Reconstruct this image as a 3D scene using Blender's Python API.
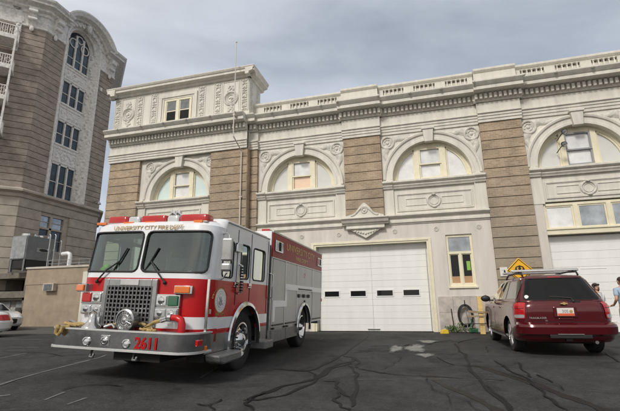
import bpy, bmesh, math, random
from mathutils import Matrix, Vector
for _o in list(bpy.data.objects): bpy.data.objects.remove(_o, do_unlink=True)
SC = bpy.context.scene
COL = SC.collection
PI = math.pi
R = math.radians
random.seed(7)
# ---------------------------------------------------------------- camera
cd = bpy.data.cameras.new('camera'); cam = bpy.data.objects.new('camera', cd); COL.objects.link(cam)
cd.sensor_width = 36; cd.lens = 402.4162*36/620; cd.clip_end = 3000; cd.clip_start = .05
def cam_matrix(yaw, pitch, roll):
    c, s = math.cos, math.sin
    f = Vector((s(yaw)*c(pitch), c(yaw)*c(pitch), s(pitch)))
    r = Vector((c(yaw), -s(yaw), 0)); u = r.cross(f)
    r2 = c(roll)*r+s(roll)*u; u2 = -s(roll)*r+c(roll)*u
    return Matrix(((r2.x, u2.x, -f.x, 0), (r2.y, u2.y, -f.y, 0), (r2.z, u2.z, -f.z, 1.17), (0, 0, 0, 1)))
cam.matrix_world = cam_matrix(R(-15.156), R(13.6287), R(-.7985))
SC.camera = cam
# ---------------------------------------------------------------- world and sun
SUN_EL, SUN_AZ = R(42), R(198)        # azimuth clockwise from +Y: behind the camera, a little to its left
wd = bpy.data.worlds.new('World'); SC.world = wd; wd.use_nodes = True
nt = wd.node_tree; nt.nodes.clear()
def wn(t, **k):
    n = nt.nodes.new(t)
    for a, b in k.items(): setattr(n, a, b)
    return n
wo = wn('ShaderNodeOutputWorld'); bg = wn('ShaderNodeBackground'); bg.inputs[1].default_value = .1
sky = wn('ShaderNodeTexSky', sky_type='NISHITA', sun_disc=False, sun_elevation=SUN_EL, sun_rotation=SUN_AZ)
tc = wn('ShaderNodeTexCoord'); mp = wn('ShaderNodeMapping'); mp.inputs['Scale'].default_value = (1.0, 1.0, 2.6); mp.inputs['Location'].default_value = (.55, .2, .35)
no = wn('ShaderNodeTexNoise'); no.inputs['Scale'].default_value = 1.7; no.inputs['Detail'].default_value = 7; no.inputs['Roughness'].default_value = .52; no.inputs['Distortion'].default_value = .35
cr = wn('ShaderNodeValToRGB'); e = cr.color_ramp.elements
e[0].position = .30; e[0].color = (3.6, 4.05, 4.75, 1); e[1].position = .66; e[1].color = (7.0, 7.5, 8.4, 1)
mx = wn('ShaderNodeMix', data_type='RGBA'); mx.inputs[0].default_value = .86
# the cloud layer is brightest round the veiled sun
dn = wn('ShaderNodeVectorMath', operation='DOT_PRODUCT')
sd = Vector((math.sin(SUN_AZ)*math.cos(SUN_EL), math.cos(SUN_AZ)*math.cos(SUN_EL), math.sin(SUN_EL)))
dn.inputs[1].default_value = sd
mr = wn('ShaderNodeMapRange'); mr.inputs[1].default_value = -.2; mr.inputs[2].default_value = 1; mr.inputs[3].default_value = 1.0; mr.inputs[4].default_value = 1.55
vm = wn('ShaderNodeVectorMath', operation='SCALE')
wm = wn('ShaderNodeMix', data_type='RGBA', blend_type='MULTIPLY'); wm.inputs[7].default_value = (1.18, 1.0, .80, 1)
wr = wn('ShaderNodeMapRange'); wr.inputs[1].default_value = -.1; wr.inputs[2].default_value = .8
L = nt.links.new
L(tc.outputs['Generated'], mp.inputs[0]); L(mp.outputs[0], no.inputs[0]); L(no.outputs[0], cr.inputs[0])
L(sky.outputs[0], mx.inputs[6]); L(cr.outputs[0], wm.inputs[6]); L(wm.outputs[2], vm.inputs[0]); L(dn.outputs['Value'], wr.inputs[0]); L(wr.outputs[0], wm.inputs[0]); L(vm.outputs[0], mx.inputs[7])
L(tc.outputs['Generated'], dn.inputs[0]); L(dn.outputs['Value'], mr.inputs[0]); L(mr.outputs[0], vm.inputs['Scale'])
L(mx.outputs[2], bg.inputs[0]); L(bg.outputs[0], wo.inputs[0])
sl = bpy.data.lights.new('sun', 'SUN'); sl.energy = 2.4; sl.angle = R(12); sl.color = (1, .96, .90)
so = bpy.data.objects.new('sun', sl); COL.objects.link(so)
so.rotation_euler = (-sd).to_track_quat('-Z', 'Y').to_euler()
SC.view_settings.view_transform = 'Standard'; SC.view_settings.look = 'None'
SC.view_settings.exposure = 0.0; SC.view_settings.gamma = 1; SC.view_settings.use_curve_mapping = False
SC.render.engine = 'CYCLES'
# ---------------------------------------------------------------- materials
def mat(name, col, rough=.6, metal=0., var=.0, vscale=3., bump=0., bscale=40., coat=0., streak=False, spec=.5, extra=None, col2=None, alpha=1., emit=None):
    m = bpy.data.materials.new(name); m.use_nodes = True
    t = m.node_tree; b = t.nodes['Principled BSDF']
    b.inputs['Roughness'].default_value = rough; b.inputs['Metallic'].default_value = metal
    b.inputs['Coat Weight'].default_value = coat; b.inputs['Coat Roughness'].default_value = .04
    b.inputs['Specular IOR Level'].default_value = spec; b.inputs['Alpha'].default_value = alpha
    c = (*col, 1)
    b.inputs['Base Color'].default_value = c
    if emit: b.inputs['Emission Color'].default_value = (*emit[0], 1); b.inputs['Emission Strength'].default_value = emit[1]
    co = t.nodes.new('ShaderNodeTexCoord')
    out = None
    if var or col2:
        mpn = t.nodes.new('ShaderNodeMapping'); t.links.new(co.outputs['Object'], mpn.inputs[0])
        if streak: mpn.inputs['Scale'].default_value = (2.4, 2.4, .35)
        n = t.nodes.new('ShaderNodeTexNoise'); n.inputs['Scale'].default_value = vscale; n.inputs['Detail'].default_value = 6; n.inputs['Roughness'].default_value = .62
        t.links.new(mpn.outputs[0], n.inputs[0])
        r = t.nodes.new('ShaderNodeValToRGB'); t.links.new(n.outputs[0], r.inputs[0])
        k2 = col2 if col2 else tuple(x*(1-var) for x in col); k1 = tuple(min(1, x*(1+var*.5)) for x in col)
        r.color_ramp.elements[0].position = .3; r.color_ramp.elements[0].color = (*k2, 1)
        r.color_ramp.elements[1].position = .68; r.color_ramp.elements[1].color = (*k1, 1)
        out = r.outputs[0]
        t.links.new(out, b.inputs['Base Color'])
    if bump:
        n2 = t.nodes.new('ShaderNodeTexNoise'); n2.inputs['Scale'].default_value = bscale; n2.inputs['Detail'].default_value = 4
        t.links.new(co.outputs['Object'], n2.inputs[0])
        bp = t.nodes.new('ShaderNodeBump'); bp.inputs['Strength'].default_value = bump; bp.inputs['Distance'].default_value = .02
        t.links.new(n2.outputs[0], bp.inputs['Height']); t.links.new(bp.outputs[0], b.inputs['Normal'])
    if extra: extra(m, t, b, co, out)
    return m
def wall_uv(t, co):
    """(distance along the wall, height) for a wall facing any way"""
    g = t.nodes.new('ShaderNodeVectorMath'); g.operation = 'CROSS_PRODUCT'; g.inputs[0].default_value = (0, 0, 1)
    t.links.new(co.outputs['Normal'], g.inputs[1])
    d = t.nodes.new('ShaderNodeVectorMath'); d.operation = 'DOT_PRODUCT'
    t.links.new(co.outputs['Object'], d.inputs[0]); t.links.new(g.outputs[0], d.inputs[1])
    s = t.nodes.new('ShaderNodeSeparateXYZ'); t.links.new(co.outputs['Object'], s.inputs[0])
    c = t.nodes.new('ShaderNodeCombineXYZ'); t.links.new(d.outputs['Value'], c.inputs[0]); t.links.new(s.outputs[2], c.inputs[1])
    return c.outputs[0]
def brick_mat(name, c1, c2, mortar, w=.21, h=.068, big=.25, tint=None, bumpv=.5):
    def ex(m, t, b, co, out):
        uv = wall_uv(t, co)
        br = t.nodes.new('ShaderNodeTexBrick'); t.links.new(uv, br.inputs['Vector'])
        br.inputs['Scale'].default_value = 1; br.inputs['Brick Width'].default_value = w; br.inputs['Row Height'].default_value = h
        br.inputs['Mortar Size'].default_value = .010; br.inputs['Bias'].default_value = -.1
        br.inputs['Color1'].default_value = (*c1, 1); br.inputs['Color2'].default_value = (*c2, 1); br.inputs['Mortar'].default_value = (*mortar, 1)
        n = t.nodes.new('ShaderNodeTexNoise'); n.inputs['Scale'].default_value = 1.3; n.inputs['Detail'].default_value = 7; n.inputs['Roughness'].default_value = .7
        t.links.new(co.outputs['Object'], n.inputs[0])
        mr_ = t.nodes.new('ShaderNodeMapRange'); mr_.inputs[1].default_value = .3; mr_.inputs[2].default_value = .7; mr_.inputs[3].default_value = 1-big; mr_.inputs[4].default_value = 1+big*.5
        t.links.new(n.outputs[0], mr_.inputs[0])
        mu = t.nodes.new('ShaderNodeVectorMath'); mu.operation = 'SCALE'; t.links.new(br.outputs[0], mu.inputs[0]); t.links.new(mr_.outputs[0], mu.inputs['Scale'])
        src = mu.outputs[0]
        if tint:   # weathering: greyer brick towards the ground
            sp = t.nodes.new('ShaderNodeSeparateXYZ'); t.links.new(co.outputs['Object'], sp.inputs[0])
            r2 = t.nodes.new('ShaderNodeMapRange'); r2.inputs[1].default_value = tint[1]; r2.inputs[2].default_value = tint[2]; t.links.new(sp.outputs[2], r2.inputs[0])
            mm = t.nodes.new('ShaderNodeMix'); mm.data_type = 'RGBA'; t.links.new(r2.outputs[0], mm.inputs[0])
            mm.inputs[6].default_value = (*tint[0], 1)
            m3 = t.nodes.new('ShaderNodeMix'); m3.data_type = 'RGBA'; m3.inputs[0].default_value = .55
            t.links.new(src, m3.inputs[6]); m3.inputs[7].default_value = (*tint[0], 1)
            t.links.new(m3.outputs[2], mm.inputs[6]); t.links.new(src, mm.inputs[7]); src = mm.outputs[2]
        t.links.new(src, b.inputs['Base Color'])
        bp = t.nodes.new('ShaderNodeBump'); bp.inputs['Strength'].default_value = bumpv; bp.inputs['Distance'].default_value = .012; bp.invert = True
        t.links.new(br.outputs['Fac'], bp.inputs['Height']); t.links.new(bp.outputs[0], b.inputs['Normal'])
    return mat(name, c1, .88, extra=ex)
M = {}
M['trim'] = mat('painted_cream_stone', (.65, .625, .555), .62, var=.17, vscale=1.6, streak=True, bump=.25, bscale=30)
M['ornament'] = mat('painted_relief_stone', (.60, .58, .52), .65, var=.25, vscale=9, bump=.6, bscale=28)
M['wallpaint'] = mat('painted_wall', (.62, .58, .53), .65, var=.14, vscale=1.3, streak=True, bump=.2, bscale=24)
M['wainscot'] = mat('stained_stone_blocks', (.50, .45, .41), .8, var=.35, vscale=2.6, bump=.4, bscale=18)
M['brick'] = brick_mat('tan_brick', (.42, .32, .22), (.30, .215, .14), (.45, .375, .285), h=.076, big=.38, tint=((.28, .25, .205), 3.6, 6.8))
M['joint'] = mat('dark_brick_joint', (.07, .055, .04), .95)
M['tbrick'] = brick_mat('brown_tower_brick', (.37, .31, .26), (.29, .24, .20), (.40, .35, .30), h=.085, w=.26, big=.35, tint=None)
M['tbase'] = mat('tower_base_stone', (.42, .375, .315), .85, var=.25, vscale=1.5, bump=.3, bscale=14)
M['tjoint_and_shade'] = mat('tower_joint_and_shade', (.06, .05, .04), .95)  # tower joints; also the painted shade between the balusters
M['terra'] = mat('white_terracotta', (.74, .72, .68), .55, var=.3, vscale=5, bump=.9, bscale=16)
M['window'] = mat('cream_window_paint', (.74, .69, .52), .5, var=.1, vscale=4)
M['door'] = None
def glassy(name, col, rough=.06, var=.3, vs=.8, coat=1.0):
    return mat(name, col, rough, var=var, vscale=vs, coat=coat, spec=.8)
M['pane_white'] = glassy('curtain_and_cloud_white_glass', (.74, .75, .75), .10, .22, 1.6)  # base white stands for curtains and for clouds painted as reflections
M['pane_pale'] = glassy('frosted_side_glass', (.62, .625, .60), .22, .12, .8)
M['pane_mint'] = glassy('pale_green_side_glass', (.60, .72, .70), .2, .08, 1.0)
M['pane_peach'] = glassy('window_with_peach_blind', (.80, .58, .42), .2, .08, 2)
M['pane_dark'] = mat('dark_window_glass', (.008, .009, .010), .04, spec=.35)
M['pane_sky'] = mat('sky_reflecting_glass', (.40, .44, .47), .04, metal=.8, var=.45, vscale=1.3)
M['pane_tower'] = mat('tower_window_glass', (.06, .08, .095), .05, metal=.3, var=.6, vscale=1.1)
M['cardboard'] = mat('brown_board', (.45, .28, .16), .9, var=.1)
M['green_light'] = mat('lit_green_lamp', (.22, .42, .07), .6, emit=((.35, .6, .14), .06))
M['door'] = mat('white_garage_door', (.78, .78, .76), .45, var=.06, vscale=1.2, streak=True)
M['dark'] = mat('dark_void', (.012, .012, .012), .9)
M['black'] = mat('black_plastic', (.018, .018, .019), .5, spec=.4)
M['rubber'] = mat('tyre_rubber', (.020, .020, .021), .85, var=.3, vscale=20, bump=.3, bscale=60)
M['chrome'] = mat('chrome', (.62, .63, .64), .10, metal=1, var=.12, vscale=6)
M['polished_trim'] = mat('polished_bright_trim', (.80, .80, .79), .25, metal=.55)
M['bumper_chrome'] = mat('mottled_bumper_chrome', (.68, .69, .70), .15, metal=1, var=.4, vscale=2.2, bump=.12, bscale=5)  # tone varies at random across the metal
M['steel'] = mat('dull_steel', (.42, .43, .43), .33, metal=.9, var=.2, vscale=7)
M['grille_bar'] = mat('dull_grille_bar', (.22, .22, .22), .4, metal=.8)
M['tread'] = mat('tread_plate', (.27, .28, .28), .38, metal=.85, var=.2, vscale=9, bump=.7, bscale=90)
M['red'] = mat('fire_engine_red', (.44, .007, .010), .25, coat=.25, spec=.3, var=.12, vscale=2)
M['white'] = mat('vehicle_white', (.72, .74, .76), .25, coat=.7, var=.05, vscale=3)
M['lens_red'] = mat('red_lens', (.42, .007, .009), .12, coat=.6)
M['lens_amber'] = mat('amber_lens', (.75, .17, .015), .15, coat=.6)
M['lens_clear'] = mat('clear_lens', (.62, .64, .65), .08, metal=.55)
M['lens_green'] = mat('green_lens', (.01, .10, .045), .1, coat=.8)
M['gold'] = mat('gold_leaf', (.50, .36, .15), .4, metal=.35)
M['grey_paint'] = mat('grey_lettering', (.28, .29, .3), .6)
M['hose'] = mat('tan_hose_canvas', (.40, .28, .11), .9, var=.5, vscale=16, bump=.6)
M['hivis'] = mat('hi_vis_cloth', (.45, .85, .08), .8, var=.3, vscale=12)
M['seat'] = mat('grey_seat_cloth', (.19, .205, .205), .85, var=.3, vscale=6)
def glass_mat(tint=(.62, .84, .75, 1), ior=1.6, base=.11):
    m = bpy.data.materials.new('tinted_windscreen_glass'); m.use_nodes = True; t = m.node_tree; t.nodes.clear()
    o = t.nodes.new('ShaderNodeOutputMaterial'); g = t.nodes.new('ShaderNodeBsdfGlossy'); g.inputs['Roughness'].default_value = .015
    g.inputs[0].default_value = (.75, .85, .86, 1)
    tr = t.nodes.new('ShaderNodeBsdfTransparent'); tr.inputs[0].default_value = tint
    fr = t.nodes.new('ShaderNodeFresnel'); fr.inputs[0].default_value = ior
    a = t.nodes.new('ShaderNodeMath'); a.operation = 'MULTIPLY_ADD'; a.inputs[1].default_value = 1.0; a.inputs[2].default_value = base
    x = t.nodes.new('ShaderNodeMixShader')
    t.links.new(fr.outputs[0], a.inputs[0]); t.links.new(a.outputs[0], x.inputs[0]); t.links.new(tr.outputs[0], x.inputs[1]); t.links.new(g.outputs[0], x.inputs[2]); t.links.new(x.outputs[0], o.inputs[0])
    return m
M['glass'] = glass_mat(); M['side_glass'] = glass_mat((.16, .19, .19, 1), 1.25, .01); M['clear_side_glass'] = glass_mat((.80, .88, .84, 1), 1.25, .02)
# ---------------------------------------------------------------- mesh building
class MB:
    def __init__(s, mtx=None): s.v = []; s.f = []; s.m = mtx or Matrix()
    def add(s, vs, fs):
        o = len(s.v); s.v += [tuple(s.m @ Vector(p)) for p in vs]; s.f += [tuple(i+o for i in f) for f in fs]; return s
    def box(s, x0, x1, y0, y1, z0, z1):
        return s.add([(x0,y0,z0),(x1,y0,z0),(x1,y1,z0),(x0,y1,z0),(x0,y0,z1),(x1,y0,z1),(x1,y1,z1),(x0,y1,z1)],
                     [(0,3,2,1),(4,5,6,7),(0,1,5,4),(1,2,6,5),(2,3,7,6),(3,0,4,7)])
    def prism(s, pts, ax, lo, hi):
        """closed polygon extruded; ax x: pts=(y,z), y: (x,z), z: (x,y)"""
        n = len(pts)
        g = {'x': lambda p, h: (h, p[0], p[1]), 'y': lambda p, h: (p[0], h, p[1]), 'z': lambda p, h: (p[0], p[1], h)}[ax]
        vs = [g(p, lo) for p in pts]+[g(p, hi) for p in pts]
        return s.add(vs, [tuple(range(n)), tuple(range(2*n-1, n-1, -1))]+[(i, (i+1) % n, (i+1) % n+n, i+n) for i in range(n)])
    def cyl(s, p0, p1, r0, r1=None, n=14, caps=True):
        r1 = r0 if r1 is None else r1
        p0, p1 = Vector(p0), Vector(p1); d = (p1-p0).normalized()
        a = d.orthogonal().normalized(); b = d.cross(a); vs = []
        for p, r in ((p0, r0), (p1, r1)):
            for i in range(n):
                t = 2*PI*i/n; vs.append(p+(a*math.cos(t)+b*math.sin(t))*r)
        fs = [(i, (i+1) % n, (i+1) % n+n, i+n) for i in range(n)]
        if caps: fs += [tuple(range(n-1, -1, -1)), tuple(range(n, 2*n))]
        return s.add(vs, fs)
    def tube(s, path, r, n=8, closed=False):
        P = [Vector(p) for p in path]; k = len(P); vs = []; a = None
        for i, p in enumerate(P):
            d = (P[(i+1) % k]-P[i-1]) if closed else (P[min(i+1, k-1)]-P[max(i-1, 0)])
            d.normalize()
            if a is None: a = d.orthogonal().normalized()
            else: a = (a-d*a.dot(d)).normalized()
            b = d.cross(a); rr = r[i] if isinstance(r, (list, tuple)) else r
            for j in range(n):
                t = 2*PI*j/n; vs.append(p+(a*math.cos(t)+b*math.sin(t))*rr)
        fs = []
        for i in range(k if closed else k-1):
            for j in range(n):
                i2 = (i+1) % k; fs.append((i*n+j, i*n+(j+1) % n, i2*n+(j+1) % n, i2*n+j))
        if not closed: fs += [tuple(range(n-1, -1, -1)), tuple(range((k-1)*n, k*n))]
        return s.add(vs, fs)
    def lathe(s, c, axis, prof, n=24, a0=0, a1=2*PI):
        """prof = [(radius, height along axis)]"""
        c = Vector(c); d = Vector(axis).normalized(); a = d.orthogonal().normalized(); b = d.cross(a)
        full = abs(a1-a0-2*PI) < 1e-6; m = n if full else n+1; vs = []
        for r, h in prof:
            for i in range(m):
                t = a0+(a1-a0)*i/n; vs.append(c+d*h+(a*math.cos(t)+b*math.sin(t))*r)
        fs = []
        for k in range(len(prof)-1):
            for i in range(n):
                j = (i+1) % m if full else i+1; fs.append((k*m+i, k*m+j, (k+1)*m+j, (k+1)*m+i))
        return s.add(vs, fs)
    def ball(s, c, r, n=10, m=7):
        rx, ry, rz = r if isinstance(r, (tuple, list)) else (r, r, r); vs = [(c[0], c[1], c[2]-rz)]; fs = []
        for k in range(1, m):
            t = -PI/2+PI*k/m
            for i in range(n):
                q = 2*PI*i/n; vs.append((c[0]+rx*math.cos(t)*math.cos(q), c[1]+ry*math.cos(t)*math.sin(q), c[2]+rz*math.sin(t)))
        vs.append((c[0], c[1], c[2]+rz)); e = len(vs)-1
        for i in range(n):
            fs.append((0, 1+(i+1) % n, 1+i)); fs.append((e, e-n+i, e-n+(i+1) % n))
            for k in range(m-2): fs.append((1+k*n+i, 1+k*n+(i+1) % n, 1+(k+1)*n+(i+1) % n, 1+(k+1)*n+i))
        return s.add(vs, fs)
    def torus(s, c, axis, Rr, r, n=24, m=8, a0=0, a1=2*PI):
        c = Vector(c); d = Vector(axis).normalized(); a = d.orthogonal().normalized(); b = d.cross(a)
        full = abs(a1-a0-2*PI) < 1e-6
        k = n if full else n+1
        return s.tube([c+(a*math.cos(a0+(a1-a0)*i/n)+b*math.sin(a0+(a1-a0)*i/n))*Rr for i in range(k)], r, m, closed=full)
    def arc(s, cx, cz, prof, a0, a1, n=28):
        """moulding swept round an arch in the x-z plane; prof = closed [(radius, y)]"""
        m = len(prof); vs = []
        for i in range(n+1):
            t = a0+(a1-a0)*i/n
            for r, y in prof: vs.append((cx+r*math.cos(t), y, cz+r*math.sin(t)))
        fs = [(i*m+j, i*m+(j+1) % m, (i+1)*m+(j+1) % m, (i+1)*m+j) for i in range(n) for j in range(m)]
        fs += [tuple(range(m)), tuple(range((n+1)*m-1, n*m-1, -1))]
        return s.add(vs, fs)
    def pieces(s):
        """groups of faces that stand apart from each other"""
        import numpy as np
        n = len(s.v); par = list(range(n))
        def find(a):
            while par[a] != a: par[a] = par[par[a]]; a = par[a]
            return a
        for f in s.f:
            r0 = find(f[0])
            for i in f[1:]: par[find(i)] = r0
        ids = {}; lab = [ids.setdefault(find(i), len(ids)) for i in range(n)]; k = len(ids)
        if k < 2 or k > 900: return None
        P = np.array(s.v); lab = np.array(lab); lo = np.full((k, 3), np.inf); hi = -lo
        np.minimum.at(lo, lab, P); np.maximum.at(hi, lab, P); sz = (hi-lo).max(1)
        gap = np.maximum(0, np.maximum(lo[:, None]-hi[None], lo[None]-hi[:, None]))
        near = np.sqrt((gap**2).sum(2)) <= np.maximum(.02, .47*np.maximum(sz[:, None], sz[None]))
        seen = [-1]*k; c = 0
        for i in range(k):
            if seen[i] >= 0: continue
            st = [i]; seen[i] = c
            while st:
                for j in np.nonzero(near[st.pop()])[0]:
                    if seen[j] < 0: seen[j] = c; st.append(j)
            c += 1
        if c < 2: return None
        out = []
        for q in range(c):
            mp = {}; nb = MB()
            for f in s.f:
                if seen[lab[f[0]]] != q: continue
                g_ = []
                for i in f:
                    if i not in mp: mp[i] = len(nb.v); nb.v.append(s.v[i])
                    g_.append(mp[i])
                nb.f.append(tuple(g_))
            out.append(nb)
        return out
    def build(s, name, m, parent=None, smooth=False, bevel=0, merge=False, seg=2):
        if parent is not None and not merge:
            pc = s.pieces()
            if pc: return [q._build(name, m, parent, smooth, bevel, merge, seg) for q in pc][0]
        return s._build(name, m, parent, smooth, bevel, merge, seg)
    def _build(s, name, m, parent=None, smooth=False, bevel=0, merge=False, seg=2):
        me = bpy.data.meshes.new(name); me.from_pydata(s.v, [], s.f); me.update()
        bm = bmesh.new(); bm.from_mesh(me)
        if merge: bmesh.ops.remove_doubles(bm, verts=bm.verts, dist=1e-4)
        bmesh.ops.recalc_face_normals(bm, faces=bm.faces); bm.to_mesh(me); bm.free()
        me.materials.append(M[m] if isinstance(m, str) else m)
        if smooth:
            me.polygons.foreach_set('use_smooth', [True]*len(me.polygons))
            me.set_sharp_from_angle(angle=R(38))
        o = bpy.data.objects.new(name, me); COL.objects.link(o)
        if parent: o.parent = parent
        if bevel:
            b = o.modifiers.new('bevel', 'BEVEL'); b.width = bevel; b.segments = seg; b.limit_method = 'ANGLE'; b.angle_limit = R(35)
        return o
def root(name, loc=(0,0,0), rot=(0,0,0)):
    o = bpy.data.objects.new(name, None); COL.objects.link(o); o.location = loc; o.rotation_euler = rot; o.empty_display_size = .3; return o
def tag(o, label, cat, group=None, kind=None):
    o['label'] = label
    if cat: o['category'] = cat
    if group: o['group'] = group
    if kind: o['kind'] = kind
    return o
def sheet(mb, F, s0, s1, z0, z1, holes=(), ds=.15, dz=.3, reveal=0, zs=()):
    """surface F(s, z, depth) with holes; a hole is (zlo, zhi, fn(z)->(a, b))"""
    Z = {round(z0, 5), round(z1, 5)} | {round(z, 5) for z in zs}
    n = max(1, int((z1-z0)/dz))
    for i in range(n+1): Z.add(round(z0+(z1-z0)*i/n, 5))
    for lo, hi, fn in holes:
        for i in range(15):
            t = (1-math.cos(PI*i/14))/2; z = lo+(hi-lo)*t
            if z0 <= z <= z1: Z.add(round(z, 5))
    Z = sorted(Z)
    def seg(za, zb, a0, b0, a1, b1):
        k = max(1, int(math.ceil(max(abs(b0-a0), abs(b1-a1))/ds)))
        vs = [F(a0+(b0-a0)*i/k, za, 0) for i in range(k+1)]+[F(a1+(b1-a1)*i/k, zb, 0) for i in range(k+1)]
        mb.add(vs, [(i, i+1, i+k+2, i+k+1) for i in range(k)])
    for za, zb in zip(Z[:-1], Z[1:]):
        zm = (za+zb)/2; act = [h for h in holes if h[0] < zm < h[1]]
        act.sort(key=lambda h: h[2](zm)[0])
        la, lb = s0, s0
        for lo, hi, fn in act:
            A = fn(min(max(za, lo), hi)); B = fn(min(max(zb, lo), hi))
            if A[0]-la > 1e-5 or B[0]-lb > 1e-5: seg(za, zb, la, A[0], lb, B[0])
            if reveal:
                for q in (0, 1):
                    mb.add([F(A[q], za, 0), F(B[q], zb, 0), F(B[q], zb, reveal), F(A[q], za, reveal)], [(0, 1, 2, 3)])
            la, lb = A[1], B[1]
        seg(za, zb, la, s1, lb, s1)
    if reveal:
        for lo, hi, fn in holes:
            for z in (lo, hi):
                a, b = fn(z)
                if b-a > 1e-3 and z0-1e-6 <= z <= z1+1e-6:
                    k = max(1, int((b-a)/ds)); vs = []
                    for i in range(k+1): vs += [F(a+(b-a)*i/k, z, 0), F(a+(b-a)*i/k, z, reveal)]
                    mb.add(vs, [(2*i, 2*i+2, 2*i+3, 2*i+1) for i in range(k)])
def rr_hole(a, b, z0, z1, r, sk=0):
    """rounded rectangle; sk shifts it sideways with height"""
    def fn(z):
        d = 0
        if z < z0+r: q = (z0+r-z)/r; d = r*(1-math.sqrt(max(0, 1-q*q)))
        elif z > z1-r: q = (z-z1+r)/r; d = r*(1-math.sqrt(max(0, 1-q*q)))
        k = sk*(z-z0)
        return (a+d+k, b-d+k)
    return (z0, z1, fn)
def arch_hole(cx, zc, r, zlo):
    def fn(z):
        if z <= zc: w = r
        else: w = math.sqrt(max(0, r*r-(z-zc)**2))
        return (cx-w, cx+w)
    return (zlo, zc+r, fn)
def patch(mb, F, hole, d=0, ds=.12, dz=.2):
    """fill of a hole as a surface at depth d"""
    lo, hi, fn = hole; Z = set()
    n = max(2, int((hi-lo)/dz))
    for i in range(n+1): Z.add(round(lo+(hi-lo)*i/n, 5))
    for i in range(15): Z.add(round(lo+(hi-lo)*(1-math.cos(PI*i/14))/2, 5))
    Z = sorted(Z); w = max(fn(z)[1]-fn(z)[0] for z in Z); k = max(1, int(math.ceil(w/ds))); vs = []
    for z in Z:
        a, b = fn(z)
        for i in range(k+1): vs.append(F(a+(b-a)*i/k, z, d))
    mb.add(vs, [(j*(k+1)+i, j*(k+1)+i+1, (j+1)*(k+1)+i+1, (j+1)*(k+1)+i) for j in range(len(Z)-1) for i in range(k)])
def outline(F, hole, d=0, n=12):
    lo, hi, fn = hole; Lp = []; Rp = []
    Z = sorted({round(lo+(hi-lo)*(1-math.cos(PI*i/n))/2, 5) for i in range(n+1)})
    for z in Z: a, b = fn(z); Lp.append(F(a, z, d)); Rp.append(F(b, z, d))
    a, b = fn(hi); top = [F(a+(b-a)*i/10, hi, d) for i in range(1, 10)] if b-a > .05 else []
    a, b = fn(lo); bot = [F(b+(a-b)*i/10, lo, d) for i in range(1, 10)] if b-a > .05 else []
    return Lp+top+Rp[::-1]+bot
def words_row(s, size, m, parent, name, mtx, width, ext=.003):
    """a line of lettering, each word a part of its own"""
    ob = [text(w, size, m, parent, name, None, ext) for w in s.split()]; gap = size*.30
    sp = [(min(v.co.x for v in o.data.vertices), max(v.co.x for v in o.data.vertices)) for o in ob]
    tot = sum(b-a for a, b in sp)+gap*(len(ob)-1); k = width/tot; x = -width/2
    for o, (a, b) in zip(ob, sp):
        for v in o.data.vertices: v.co.x = x+(v.co.x-a)*k
        x += (b-a+gap)*k; o.data.transform(mtx)
def text(s, size, m, parent, name='lettering', mtx=None, ext=.002, width=None, bold=0.):
    cu = bpy.data.curves.new(name, 'FONT'); cu.body = s; cu.size = size; cu.extrude = ext; cu.align_x = 'CENTER'; cu.align_y = 'CENTER'; cu.offset = bold
    cu.resolution_u = 3
    t = bpy.data.objects.new('tmp', cu); COL.objects.link(t)
    dg = bpy.context.evaluated_depsgraph_get(); dg.update()
    me = bpy.data.meshes.new_from_object(t.evaluated_get(dg)); bpy.data.objects.remove(t, do_unlink=True)
    if width:
        w = max(v.co.x for v in me.vertices)-min(v.co.x for v in me.vertices)
        if w > 0:
            for v in me.vertices: v.co.x *= width/w
    if mtx: me.transform(mtx)
    me.materials.clear(); me.materials.append(M[m])
    o = bpy.data.objects.new(name, me); COL.objects.link(o); o.parent = parent
    return o
def face_mtx(loc, facing):
    """text matrix: reads correctly when seen from the side it faces"""
    x = {'-y': Vector((1,0,0)), '+x': Vector((0,1,0)), '-x': Vector((0,-1,0)), '+y': Vector((-1,0,0))}[facing]
    z = {'-y': Vector((0,-1,0)), '+x': Vector((1,0,0)), '-x': Vector((-1,0,0)), '+y': Vector((0,1,0))}[facing]
    y = Vector((0,0,1))
    m = Matrix((x, y, z)).transposed().to_4x4(); m.translation = Vector(loc); return m
def gz(x, y):
    """ground height: the yard falls gently to the right beside the fire engine"""
    k = max(0., min(1., (y-1.5)/3.))*max(0., min(1., (15.8-y)/2.5))
    if x > -3.1: w = 0
    elif x > -5.9: w = (-3.1-x)*.040
    else: w = .112*max(0, 1-(-5.9-x)/7)
    return w*k
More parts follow.
